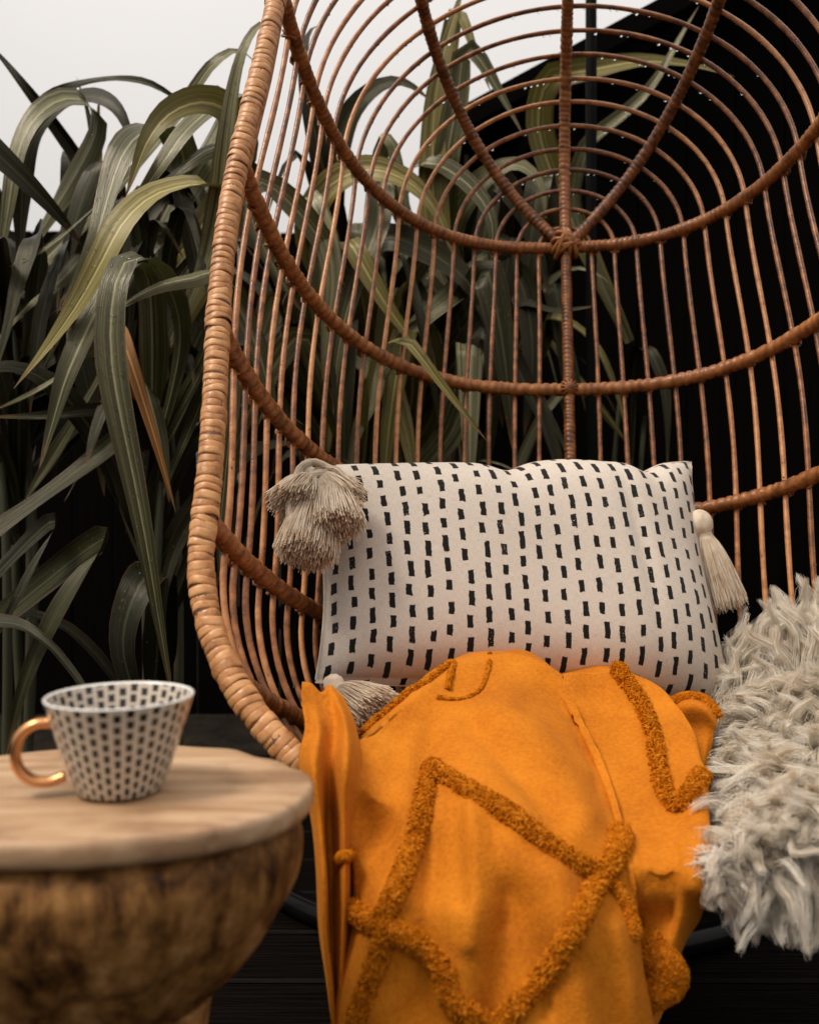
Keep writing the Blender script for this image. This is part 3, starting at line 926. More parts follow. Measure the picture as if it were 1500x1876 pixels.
        tag(obj('fringe', mesh_from('fringe', vv, ff), M_TASSEL, hd), kind='stuff')
    global ICO_V_3, ICO_F_3
    ICO_V_3, ICO_F_3 = ico(3)
    # right tassel hangs beside the pillow
    tassel(at(1283, 958, 1.37), at(1326, 1110, 1.36) - at(1290, 985, 1.37), 0.112, 1100, 0.30, 0.0175)
    # top left: two bunches that flop over the corner
    tassel(at(590, 880, 1.225), at(552, 1030, 1.155) - at(584, 900, 1.215), 0.104, 1500, 0.40, 0.009, messy=0.0006, droop=0.008, rad=0.0009, bund=0.011)
    tassel(at(606, 874, 1.215), at(618, 985, 1.15) - at(604, 890, 1.205), 0.082, 1200, 0.38, 0.008, messy=0.0005, rad=0.0009, bund=0.010)
    tassel(at(585, 866, 1.225), at(640, 935, 1.185) - at(590, 872, 1.22), 0.060, 900, 0.45, 0.008, messy=0.0008, rad=0.0008, bund=0.009)
    tassel(at(575, 868, 1.23), at(546, 940, 1.19) - at(573, 875, 1.225), 0.055, 1000, 0.55, 0.008, messy=0.0008, rad=0.0008, bund=0.011)
    # loose turns of yarn where the upper left bunches are knotted on
    loops = []
    for pts, rr_, n_ in (([(612,862,1.222),(575,846,1.218),(548,862,1.205),(552,900,1.195),(590,912,1.19)], .0060, 130),
                         ([(606,866,1.215),(568,872,1.20),(540,905,1.19),(536,950,1.18),(560,985,1.17)], .0065, 150),
                         ([(600,858,1.215),(622,862,1.20),(640,890,1.19),(636,935,1.18),(655,918,1.17)], .0050, 110),
                         ([(596,880,1.205),(575,905,1.19),(590,940,1.178),(622,930,1.172)], .0055, 120)):
        c_, _s = resample(catmull(np.array([at(*p) for p in pts]), 10), n=14)
        T_, N_, B_ = frames(c_)
        a1 = RNG.uniform(0, 6.283, n_); q1 = np.sqrt(RNG.uniform(0, 1, n_)) * rr_
        tw = np.linspace(0, 1.6, 14)[None, :]
        fan = (0.7 + 0.9 * np.linspace(0, 1, 14) ** 2)[None, :]
        P_ = c_[None] + (q1[:, None] * np.cos(a1[:, None] + tw) * fan)[..., None] * N_[None] + (q1[:, None] * np.sin(a1[:, None] + tw) * fan)[..., None] * B_[None]
        P_ += RNG.normal(size=(n_, 1, 3)) * (np.linspace(0, 1, 14) ** 3)[None, :, None] * 0.0015
        loops.append(P_)
    vv, ff = strands(None, np.concatenate(loops), 0.0008, 3, 0.9)
    tag(obj('yarn_loops', mesh_from('yarn_loops', vv, ff), M_TASSEL, root), kind='stuff')
    # bottom left: lies on the seat, half under the throw
    tassel(at(612, 1255, 1.14), at(690, 1318, 1.06) - at(620, 1262, 1.12), 0.085, 1300, 0.7, 0.013)
pillow()

# ------------------------------------------------------------------ throw blanket
def px_grid(rows):
    return np.array([[at(*p) for p in r] for r in rows])

A_ROWS = [
 [(700,1372,1.26),(765,1310,1.28),(850,1262,1.29),(930,1240,1.29),(990,1245,1.29),(1030,1270,1.28),(1030,1290,1.29)],
 [(664,1342,1.05),(742,1276,1.11),(830,1217,1.16),(900,1197,1.185),(960,1192,1.19),(1008,1215,1.195),(1004,1232,1.225)],
 [(650,1405,.93),(735,1345,.99),(830,1290,1.02),(920,1270,1.03),(1000,1290,1.045),(1066,1322,1.075),(1060,1334,1.105)],
 [(640,1490,.835),(730,1440,.885),(830,1395,.905),(930,1380,.905),(1030,1400,.925),(1112,1425,.965),(1104,1433,.995)],
 [(640,1580,.81),(725,1545,.80),(830,1515,.80),(940,1505,.80),(1050,1520,.815),(1146,1540,.855),(1137,1547,.885)],
 [(640,1680,.80),(725,1660,.755),(840,1645,.750),(950,1640,.748),(1070,1655,.752),(1174,1680,.772),(1160,1688,.80)],
 [(630,1775,.79),(720,1770,.745),(840,1765,.735),(960,1765,.732),(1085,1775,.735),(1188,1790,.755),(1176,1795,.79)],
 [(612,1890,.785),(712,1890,.742),(840,1890,.726),(965,1890,.722),(1095,1895,.727),(1198,1895,.75),(1188,1897,.79)],
 [(600,2040,.785),(705,2045,.742),(840,2050,.724),(970,2050,.720),(1100,2045,.725),(1202,2040,.75),(1192,2040,.79)],
]
B_ROWS = [
 [(985,1262,1.33),(1050,1250,1.33),(1120,1258,1.33),(1180,1290,1.32),(1215,1325,1.32)],
 [(965,1218,1.275),(1045,1211,1.265),(1120,1218,1.245),(1187,1246,1.235),(1237,1292,1.24)],
 [(1030,1318,1.19),(1092,1290,1.155),(1160,1290,1.11),(1226,1310,1.11),(1272,1345,1.16)],
 [(1075,1420,1.085),(1132,1392,1.04),(1190,1385,.985),(1245,1395,.985),(1288,1420,1.04)],
 [(1105,1520,.955),(1160,1494,.915),(1212,1487,.878),(1262,1495,.875),(1300,1515,.92)],
 [(1130,1612,.845),(1182,1594,.815),(1232,1587,.79),(1282,1590,.785),(1315,1600,.82)],
 [(1145,1702,.82),(1187,1690,.80),(1225,1682,.785),(1262,1676,.785),(1290,1668,.815)],
 [(1160,1790,.82),(1185,1785,.80),(1206,1779,.79),(1226,1768,.79),(1242,1752,.82)],
 [(1168,1900,.82),(1178,1898,.80),(1188,1894,.79),(1198,1888,.79),(1206,1880,.82)],
 [(1168,2020,.82),(1178,2018,.80),(1188,2014,.79),(1198,2008,.79),(1206,2000,.82)],
]
C_ROWS = [
 [(562,1300,1.10),(576,1298,1.09),(590,1304,1.10),(604,1296,1.09),(620,1302,1.10)],
 [(554,1250,1.02),(570,1252,1.00),(588,1268,1.02),(602,1254,1.00),(620,1268,1.03)],
 [(553,1290,.96),(577,1292,.93),(600,1298,.96),(620,1288,.935),(640,1300,.98)],
 [(558,1335,.91),(584,1338,.872),(610,1335,.915),(634,1328,.885),(656,1338,.93)],
 [(547,1400,.86),(576,1402,.818),(605,1402,.868),(634,1397,.822),(663,1395,.88)],
 [(568,1500,.835),(588,1500,.802),(603,1500,.85),(630,1500,.808),(656,1500,.858)],
 [(578,1600,.82),(594,1600,.786),(606,1600,.832),(632,1600,.792),(650,1600,.84)],
 [(584,1700,.812),(597,1700,.780),(608,1700,.822),(629,1700,.784),(644,1700,.83)],
 [(598,1800,.805),(606,1800,.778),(614,1800,.812),(625,1800,.782),(636,1800,.82)],
 [(612,1920,.80),(617,1920,.778),(622,1920,.808),(628,1920,.780),(636,1920,.812)],
]
# one continuous cloth: front fall, a fold that turns under, then the right lobe
AB_ROWS = []
for _a, _b in zip(A_ROWS, B_ROWS):
    _r = _a[5]
    AB_ROWS.append(list(_a[:6]) + [(_r[0] - 8, _r[1] + 12, _r[2] + 0.045), ((_r[0] * .35 + _b[1][0] * .65), (_r[1] * .35 + _b[1][1] * .65), max(_b[1][2], _r[2] + 0.03))] + list(_b[2:]))
D_ROWS = [   # the small turned flap at the right, by the fur
 [(1215,1300,1.16),(1250,1280,1.15),(1285,1284,1.13),(1308,1306,1.12)],
 [(1222,1318,1.12),(1255,1292,1.10),(1290,1296,1.085),(1313,1322,1.08)],
 [(1232,1350,1.115),(1262,1342,1.10),(1292,1340,1.085),(1306,1352,1.08)],
 [(1240,1400,1.08),(1266,1398,1.055),(1288,1396,1.045),(1300,1400,1.06)],
 [(1250,1455,1.04),(1268,1452,1.01),(1282,1448,1.00),(1292,1446,1.02)],
]

RIM_P = resample(ch_world(loop(CH['W'], 0.0, 120)), step=0.01, closed=True)[0]
RIM_P = RIM_P[RIM_P[:, 1] > 0.3]; RIM_PX = to_px(RIM_P)
def clear_rim(G, gap=0.022, grow=0.0009, passes=10, from_row=0.0):
    """Let a sheet pass on the viewer's side of the rim where the two cross."""
    S = G.shape; Q = G.reshape(-1, 3); q = to_px(Q)
    low = RIM_P[:, 2] < HC - 0.12
    rp, rq = RIM_P[low], RIM_PX[low]
    D = np.hypot(q[:, None, 0] - rq[None, :, 0], q[:, None, 1] - rq[None, :, 1])
    k = D.argmin(1); d = D[np.arange(len(q)), k].reshape(S[:2])
    lim = rp[k, 1].reshape(S[:2]) - gap + grow * np.maximum(d - 34, 0)
    a = Q[:, 1].reshape(S[:2])
    wr = np.clip((np.arange(S[0]) - from_row + 6) / 12.0, 0, 1)[:, None]
    wr = wr * wr * (3 - 2 * wr)                   # the part folded away behind stays where it is
    lim = np.where(wr > 0, lim, 9.0)
    Y = np.minimum(a, lim)
    delta = (Y - a) * wr
    for _ in range(passes):                       # spread the push so that no ledge shows
        p = np.pad(delta, 1, mode='edge')
        delta = np.minimum((p[:-2, 1:-1] + p[2:, 1:-1] + p[1:-1, :-2] + p[1:-1, 2:] + 2 * delta) / 6, np.minimum(lim + 0.004 - a, 0))
    Y = a + delta
    org = np.array([0, 0, HC])
    return org + (G - org) * (Y / a)[..., None]

def blanket():
    root = thing('throw_blanket', 'mustard orange cotton throw with tufted diamond lines draped over the seat', 'blanket', tuple(at(900, 2050, .75)))
    sheets = []
    for nm, rows, m, seed in (('A', AB_ROWS, 15, 1), ('C', C_ROWS, 13, 3), ('D', D_ROWS, 10, 4)):
        G = bicubic(px_grid(rows), m)
        fr = {'A': 1.75, 'B': 2.0, 'C': 1.7, 'D': 0}[nm] * m
        if nm != 'D': G = clear_rim(G, from_row=fr)
        du = np.gradient(G, axis=1); dv = np.gradient(G, axis=0)
        nr = np.cross(du, dv); nr /= np.linalg.norm(nr, axis=2)[..., None] + 1e-12
        flip = np.sign((nr * -G + nr * np.array([0, 0, HC])).sum(2).mean()) or 1
        nr = nr * flip
        amp = {'A': .0055, 'B': .0050, 'C': .002, 'D': .0015}[nm]
        h = amp * (0.7 * fnoise(G, 26, seed) + 0.5 * fnoise(G, 60, seed + 9))
        if nm == 'A':
            pxg = to_px(G)
            X_, Y_ = pxg[..., 0], pxg[..., 1]
            def crease(pts, wdt, dep):
                pts = np.array(pts, float); out = np.full(X_.shape, 1e9)
                c = catmull(pts, 10)
                for p in c: out = np.minimum(out, np.hypot(X_ - p[0], Y_ - p[1]))
                return dep * np.exp(-(out / wdt) ** 2)
            h += crease([(862,1490),(866,1560),(870,1640),(862,1730)], 19, .006)
            h -= crease([(835,1500),(838,1570),(842,1650)], 16, .005)
            h -= crease([(905,1520),(925,1620),(935,1700)], 22, .005)
            h -= crease([(975,1660),(985,1740),(1000,1850)], 20, .006)
            h += crease([(740,1560),(735,1640)], 18, .004)
            h += crease([(870,1240),(980,1260),(1030,1330),(1075,1420)], 16, .003)
            h -= crease([(705,1420),(692,1500),(700,1590)], 34, .007)
            h += crease([(760,1340),(742,1430),(735,1500)], 24, .005)
            h -= crease([(780,1300),(880,1290),(950,1300)], 30, .004)
            h -= crease([(1040,1740),(1090,1800),(1120,1880)], 22, .004)
            h += crease([(1130,1700),(1150,1780),(1160,1880)], 18, .004)
            h -= crease([(700,1780),(740,1850)], 30, .004)
            h -= crease([(945,1640),(925,1740),(900,1880)], 40, 0.0170)
            h += crease([(1010,1620),(1040,1740),(1065,1880)], 42, 0.0136)
            h -= crease([(790,1540),(782,1680),(770,1860)], 36, 0.0136)
            h += crease([(705,1590),(690,1720),(672,1860)], 30, 0.0068)
            h -= crease([(1196,1490),(1210,1590),(1216,1690)], 24, 0.0136)
            h += crease([(1262,1430),(1280,1520),(1276,1620)], 26, 0.0102)
            h += crease([(930,1300),(1010,1400),(1060,1500)], 40, 0.0102)
            h -= crease([(870,1330),(960,1430),(1020,1510)], 26, 0.0085)
            h -= crease([(1090,1260),(1130,1340),(1160,1430)], 22, 0.0102)
        G = G + h[..., None] * nr
        if nm != 'D': G = clear_rim(G, 0.018, 0.0009, 4, fr)
        sheets.append((nm, G, nr))
    parts = []
    for nm, G, nr in sheets:
        parts.append((G.reshape(-1, 3), grid_faces(G.shape[0], G.shape[1])))
    # thicken each sheet: second skin behind and a closed hem
    full = []
    for (V, F), (nm, G, nr) in zip(parts, sheets):
        nv_, nu_ = G.shape[:2]
        edge_t = np.clip(np.minimum(np.arange(nu_), np.arange(nu_)[::-1]) / 14.0, 0.15, 1.0)
        Bk = (G - 0.0032 * edge_t[None, :, None] * nr).reshape(-1, 3)
        n0 = len(V)
        ring = np.array([j for j in range(nu_)] + [i * nu_ + nu_ - 1 for i in range(1, nv_)] + [(nv_ - 1) * nu_ + j for j in range(nu_ - 2, -1, -1)] + [i * nu_ for i in range(nv_ - 2, 0, -1)])
        r2 = np.roll(ring, -1)
        F3 = np.stack([ring, r2, r2 + n0, ring + n0], 1)
        full.append((np.vstack([V, Bk]), np.concatenate([F, F[:, ::-1] + n0, F3])))
    off = 0; VV = []; FF = []
    for v, f in full:
        VV.append(v); FF.append(f + off); off += len(v)
    cloth = obj('cloth', mesh_from('cloth', np.vstack(VV), np.concatenate(FF)), M_BLANKET, root)

    look = {}
    for nm, G, nr in sheets:
        look[nm] = (to_px(G).reshape(-1, 2), G.reshape(-1, 3), nr.reshape(-1, 3))
    def on(nm, pts, step=0.0016, sm=14):
        c = catmull(np.array(pts, float), sm)
        q, g3, n3 = look[nm]
        P, Nn = [], []
        for p in c:
            dd = np.hypot(q[:, 0] - p[0], q[:, 1] - p[1])
            near = np.argsort(dd)[:6]
            near = near[g3[near, 1] < g3[near, 1].min() + 0.05]
            wt = 1 / (dd[near] + 2); wt /= wt.sum()
            P.append((g3[near] * wt[:, None]).sum(0)); Nn.append((n3[near] * wt[:, None]).sum(0))
        P = np.array(P); Nn = np.array(Nn)
        k = np.array([1, 2, 3, 2, 1]) / 9
        for ax in range(3):
            P[2:-2, ax] = np.convolve(P[:, ax], k, 'valid')
        Pn, s = resample(np.hstack([P, Nn]), step=step)
        n_ = Pn[:, 3:]; n_ /= np.linalg.norm(n_, axis=1)[:, None]
        return Pn[:, :3], n_
    def tuft(nm, pts, wid=0.0052, dens=20, ln=0.0085, seed=0, core=True):
        P, n_ = on(nm, pts)
        T = np.gradient(P, axis=0); T /= np.linalg.norm(T, axis=1)[:, None] + 1e-12
        S = np.cross(T, n_)
        r = np.random.default_rng(seed + 200)
        C0 = P + n_ * wid * 0.30
        lump = 1 + 0.38 * np.sin(np.arange(len(P)) * 0.9 + r.uniform(0, 6)) * r.uniform(0.3, 1, len(P))
        line = None
        cv, cf = tube(C0, wid * 0.62 * lump, 8, radfn=lambda i, ph: 1 + 0.18 * np.sin(ph * 3 + i * 1.3) * np.sin(i * 0.7))
        line = obj('tufted_line', mesh_from('tufted_line', cv, cf), M_TUFT, root)
        n = len(P) * dens
        i = r.integers(0, len(P), n)
        an = r.uniform(-0.15, math.pi + 0.15, n)
        dirs = np.cos(an)[:, None] * S[i] + np.sin(an)[:, None] * n_[i] + r.normal(size=(n, 3)) * 0.35
        dirs /= np.linalg.norm(dirs, axis=1)[:, None]
        base = C0[i] + dirs * (wid * 0.45 * lump[i])[:, None]
        L_ = ln * r.uniform(0.4, 1.25, n)
        curl = np.cross(dirs, r.normal(size=(n, 3))); curl /= np.linalg.norm(curl, axis=1)[:, None]
        m_ = 5; t = np.linspace(0, 1, m_)
        mids = base[:, None, :] + (L_[:, None] * np.sin(t * 1.9)[None, :] / 1.3)[..., None] * dirs[:, None, :] * 0.8 + (L_[:, None] * (1 - np.cos(t * 2.4))[None, :] * 0.42)[..., None] * curl[:, None, :]
        v, f = strands(None, mids, r.uniform(0.0005, 0.0010, n), 3, 0.75)
        tag(obj('tuft_fibres', mesh_from('tuft_fibres', v, f), M_TUFT, line), kind='stuff')
    tuft('A', [(790,1408),(778,1470),(765,1530),(745,1590),(722,1650),(700,1690)], seed=1)
    tuft('A', [(790,1408),(850,1446),(925,1490),(1000,1548),(1055,1582),(1105,1602)], seed=2)
    tuft('A', [(1135,1530),(1128,1570),(1105,1602),(1078,1645),(1040,1722),(985,1802),(925,1868),(880,1930)], seed=3)
    tuft('A', [(1105,1602),(1140,1650),(1160,1710)], 0.0045, seed=4, ln=.005)
    tuft('A', [(645,1665),(695,1694),(740,1714),(788,1745),(812,1776),(822,1822),(858,1858),(905,1885),(960,1930)], seed=5)
    tuft('A', [(712,1698),(692,1770),(664,1846),(640,1930)], seed=6)
    tuft('A', [(668,1345),(705,1312),(742,1280),(790,1246),(830,1220)], 0.0048, ln=.004, seed=7)
    tuft('A', [(832,1218),(824,1240),(820,1262)], 0.0026, ln=.003, seed=8)
    tuft('A', [(897,1200),(892,1235),(878,1266),(845,1282),(800,1279)], 0.0024, ln=.002, dens=6, seed=9)
    tuft('A', [(1130,1228),(1168,1280),(1195,1345),(1208,1415),(1222,1462),(1240,1484)], 0.0058, seed=10)
    tuft('A', [(1240,1484),(1262,1462),(1284,1425)], 0.0058, seed=11)
    tuft('A', [(1188,1728),(1212,1762),(1222,1790),(1196,1815)], 0.0062, ln=.013, dens=48, seed=12)
    tuft('C', [(618,1576),(632,1570),(648,1560)], 0.0022, ln=.004, seed=13)
    tuft('D', [(1222,1298),(1255,1282),(1288,1286),(1310,1312)], 0.0045, ln=.006, seed=14)
blanket()

# ------------------------------------------------------------------ sheepskin
def sheepskin():
    rows = [
     [(1312,1235,1.36),(1430,1215,1.32),(1510,1195,1.26),(1620,1170,1.17),(1740,1150,1.08)],
     [(1310,1305,1.24),(1428,1290,1.19),(1510,1278,1.14),(1620,1264,1.07),(1740,1250,1.01)],
     [(1304,1385,1.10),(1424,1378,1.05),(1508,1372,1.01),(1620,1366,.97),(1740,1356,.93)],
     [(1298,1460,.97),(1418,1455,.93),(1505,1450,.90),(1620,1440,.88),(1740,1420,.86)],
     [(1292,1530,.875),(1412,1528,.835),(1502,1520,.815),(1620,1500,.81),(1740,1470,.81)],
     [(1287,1575,.85),(1408,1580,.80),(1500,1575,.785),(1620,1555,.78),(1740,1520,.785)],
     [(1282,1605,.85),(1405,1612,.795),(1500,1608,.78),(1620,1590,.775),(1740,1555,.78)],
    ]
    root = thing('sheepskin', 'long haired cream sheepskin spilling over the right of the seat', 'sheepskin', tuple(at(1500, 1680, .78)))
    G = clear_rim(bicubic(px_grid(rows), 12), 0.022, 0.003, 3, 30)
    G = G + fnoise(G, 30, 8)[..., None] * 0.004
    du = np.gradient(G, axis=1); dv = np.gradient(G, axis=0)
    nr = np.cross(du, dv); nr /= np.linalg.norm(nr, axis=2)[..., None]
    if ((nr * (np.array([0, 0, HC]) - G)).sum(2)).mean() < 0: nr = -nr
    nv_, nu_ = G.shape[:2]
    V = np.vstack([G.reshape(-1, 3), (G - 0.006 * nr).reshape(-1, 3)])
    F = grid_faces(nv_, nu_); n0 = nv_ * nu_
    ring = np.array([j for j in range(nu_)] + [i * nu_ + nu_ - 1 for i in range(1, nv_)] + [(nv_ - 1) * nu_ + j for j in range(nu_ - 2, -1, -1)] + [i * nu_ for i in range(nv_ - 2, 0, -1)])
    r2 = np.roll(ring, -1)
    obj('hide', mesh_from('hide', V, np.concatenate([F, F[:, ::-1] + n0, np.stack([ring, r2, r2 + n0, ring + n0], 1)])), M_HIDE, root)
    r = np.random.default_rng(5)
    def locks(sel_i, sel_j, per, ln, lw, upf, m_=9, wave=0.0095, curl=0.75):
        nl = len(sel_i)
        base = G[sel_i, sel_j] + r.normal(size=(nl, 3)) * 0.003
        nn = nr[sel_i, sel_j]; down = dv[sel_i, sel_j] / np.linalg.norm(dv[sel_i, sel_j], axis=1)[:, None]; side = du[sel_i, sel_j] / np.linalg.norm(du[sel_i, sel_j], axis=1)[:, None]
        uu = sel_j / (nu_ - 1.0)
        flow = fnoise(base, 16, 21)
        sc0 = 0.55 * flow + 0.28 * r.normal(size=nl)
        sc0 = np.where(uu < 0.24, np.abs(sc0) + 0.35, sc0)
        d0 = nn * (0.55 + 0.2 * r.normal(size=nl))[:, None] + down * (0.75 - 1.5 * upf + 0.3 * r.normal(size=nl))[:, None] + side * sc0[:, None]
        d0 += np.array([0, 0, 1.0]) * (1.1 * upf)[:, None]
        d0 /= np.linalg.norm(d0, axis=1)[:, None]
        sc1 = 0.8 * fnoise(base, 24, 33) + 0.45 * r.normal(size=nl)
        sc1 = np.where(uu < 0.24, np.abs(sc1) * 0.6, sc1)
        bend = down * 0.8 + side * sc1[:, None]
        bend = bend * (1 - 0.75 * upf)[:, None] + np.array([0, 0, -0.2])
        t = np.linspace(0, 1, m_)
        axis = base[:, None, :] + (ln[:, None] * t)[..., None] * d0[:, None, :] + (ln[:, None] * t ** 2 * curl)[..., None] * bend[:, None, :]
        for kk in range(2):
            wob = np.cross(d0, r.normal(size=(nl, 3))); wob /= np.linalg.norm(wob, axis=1)[:, None] + 1e-9
            ph = r.uniform(0, 6.28, nl); fr = r.uniform(5, 10, nl)
            axis += (wave * np.sin(fr[:, None] * t[None, :] + ph[:, None]) * t[None, :])[..., None] * wob[:, None, :]
        offs = r.normal(size=(nl, per, 3)) * lw[:, None, None]
        clump = (1 - t) ** 0.55 * 1.05 + 0.10
        mids = axis[:, None, :, :] + offs[:, :, None, :] * clump[None, None, :, None] * 0.62 + r.normal(size=(nl, per, 1, 3)) * 0.0018 * (t ** 2)[None, None, :, None]
        # each lock has a soft solid heart that the fibres wrap
        hr = lw[:, None] * 0.46 * ((1 - t) ** 0.7 * np.minimum(1, 0.5 + 2 * t) + 0.01)[None, :]
        hearts.append((axis, hr))
        return mids.reshape(-1, m_, 3)
    hearts = []
    groups = []
    nl = 760
    i = r.integers(0, nv_, nl); j = r.integers(int(nu_ * 0.02), nu_, nl)
    v = i / (nv_ - 1.0); uu = j / (nu_ - 1.0)
    ln = r.uniform(0.045, 0.080, nl) * (0.75 + 0.25 * np.clip(uu / 0.2, 0, 1))
    ln = ln * np.clip(1.0 - (v - 0.5) * 1.25, 0.42, 1.0)
    groups.append(locks(i, j, 44, ln, r.uniform(0.0055, 0.0105, nl), np.clip((0.42 - v) / 0.36, 0, 1) * 0.9))
    nl = 70                                       # the long locks that stand up along the back edge
    i = r.integers(0, 12, nl); j = r.integers(int(nu_ * 0.04), int(nu_ * 0.62), nl)
    groups.append(locks(i, j, 40, r.uniform(0.085, 0.145, nl), r.uniform(0.005, 0.009, nl), np.full(nl, 1.0), wave=0.013, curl=0.4))
    nl = 220                                      # loose single fibres
    i = r.integers(0, int(nv_ * .65), nl); j = r.integers(int(nu_ * .36), nu_, nl)
    groups.append(locks(i, j, 4, r.uniform(0.05, 0.085, nl), np.full(nl, 0.009), np.clip((0.25 - i / (nv_ - 1.0)) / 0.25, 0, 1), wave=0.012))
    HV, HF, off = [], [], 0
    ph8 = np.arange(7) * 2 * np.pi / 7
    for axis, hr in hearts[:2]:
        T = np.gradient(axis, axis=1); T /= np.linalg.norm(T, axis=2)[..., None] + 1e-12
        A_ = np.cross(T, np.broadcast_to(np.array([0.3, 0.2, 0.9]), T.shape)); A_ /= np.linalg.norm(A_, axis=2)[..., None] + 1e-9
        B_ = np.cross(T, A_)
        fl = 1 + 0.22 * np.sin(np.arange(7) * 2.4)
        V_ = axis[:, :, None, :] + (hr[:, :, None] * fl[None, None, :])[..., None] * (np.cos(ph8)[None, None, :, None] * A_[:, :, None, :] + np.sin(ph8)[None, None, :, None] * B_[:, :, None, :])
        m_ = axis.shape[1]
        b_ = grid_faces(m_, 7, False, True)
        HF.append((b_[None] + (np.arange(len(axis)) * m_ * 7)[:, None, None]).reshape(-1, 4) + off); HV.append(V_.reshape(-1, 3)); off += len(HV[-1])
    tag(obj('wool_locks', mesh_from('wool_locks', np.vstack(HV), np.concatenate(HF)), M_WOOL, root), kind='stuff')
    mids = np.concatenate(groups)
    vv, ff = strands(None, mids, r.uniform(0.0003, 0.0006, len(mids)), 3, 0.25)
    tag(obj('wool', mesh_from('wool', vv, ff), M_WOOL, root), kind='stuff')
sheepskin()

# ------------------------------------------------------------------ side table and cup
TZ = HC - 0.186
def lathe(profile, n, sx=1.0, sy=1.0, cx=0, cy=0, cz=0, wob=0.0, seed=0):
    r = np.random.default_rng(seed)
    th = np.linspace(0, 2 * np.pi, n, endpoint=False)
    k = 1 + wob * (np.sin(2 * th + r.uniform(0, 6)) + 0.6 * np.sin(3 * th + r.uniform(0, 6)) + 0.4 * np.sin(7 * th + r.uniform(0, 6)))
    V = []; UV = []
    acc = np.concatenate([[0], np.cumsum([math.hypot(b[0] - a[0], b[1] - a[1]) for a, b in zip(profile, profile[1:])])])
    for i, a in enumerate(th):
        for (rr, z), s in zip(profile, acc):
            V.append((cx + rr * sx * k[i] * math.cos(a), cy + rr * sy * k[i] * math.sin(a), cz + z)); UV.append((i / n, s / acc[-1]))
    return np.array(V), grid_faces(n, len(profile), True, False), np.array(UV)

def side_table():
    cx, cy = -0.217, 0.631
    root = thing('side_table', 'round stump side table with pale wooden top and dark carved bowl base', 'table', (cx, cy, 0))
    sy = 0.74
    t = 0.0175
    prof_ = [(0.0005, 0), (0.05, 0.0), (0.10, 0), (0.140, -0.0002), (0.1480, -0.0008), (0.1503, -0.0024), (0.1510, -0.006), (0.1508, -0.0125), (0.1495, -0.0165), (0.1465, -t), (0.12, -t), (0.0005, -t)]
    V, F, UV = lathe(prof_, 96, 1, sy, cx, cy, TZ, 0.0025, 2)
    V[:, 2] += 0.0009 * fnoise(V, 40, 3)
    er = np.hypot(V[:, 0] - cx, (V[:, 1] - cy) / sy) > 0.1475
    V[er] += fnoise(V[er], 190, 13)[:, None] * np.array([0.0007, 0.0007, 0.0006])
    obj('table_top', mesh_from('table_top', V, F, UV), M_TOP, root)
    pts = np.array([(0.128, -0.0178), (0.1395, -0.025), (0.1440, -0.038), (0.1425, -0.053), (0.1365, -0.071), (0.1255, -0.091), (0.108, -0.115), (0.090, -0.133), (0.081, -0.142)])
    c = catmull(pts, 5)
    c = np.vstack([[0.0005, -0.0176], c, [0.0005, -0.1425]])
    V, F, UV = lathe([tuple(p) for p in c], 120, 1, sy + 0.02, cx, cy, TZ, 0.004, 5)
    rad = np.stack([V[:, 0] - cx, V[:, 1] - cy, 0 * V[:, 0]], 1); rad /= np.linalg.norm(rad, axis=1)[:, None] + 1e-9
    hgt = fnoise(V * np.array([1, 1, .45]), 70, 6) * 0.0017 + fnoise(V * np.array([1, 1, .35]), 170, 7) * 0.0008
    m_ = (np.abs(V[:, 2] - TZ + 0.08) < 0.055)[:, None]
    V = V + rad * hgt[:, None] * m_
    obj('bowl', mesh_from('bowl', V, F, UV), M_BOWL, root)
    H = TZ - 0.143
    c = catmull(np.array([(0.082, 0), (0.079, -0.02), (0.074, -0.07), (0.078, -H * .6), (0.105, -H + 0.035), (0.120, -H + 0.02), (0.122, -H + 0.001)]), 6)
    c = np.vstack([[0.0005, 0], c, [0.0005, -H + 0.001]])
    V, F, UV = lathe([tuple(p) for p in c], 80, 1, sy + 0.02, cx, cy, TZ - 0.143, 0.003, 8)
    obj('pedestal', mesh_from('pedestal', V, F, UV), M_BOWL, root)
side_table()

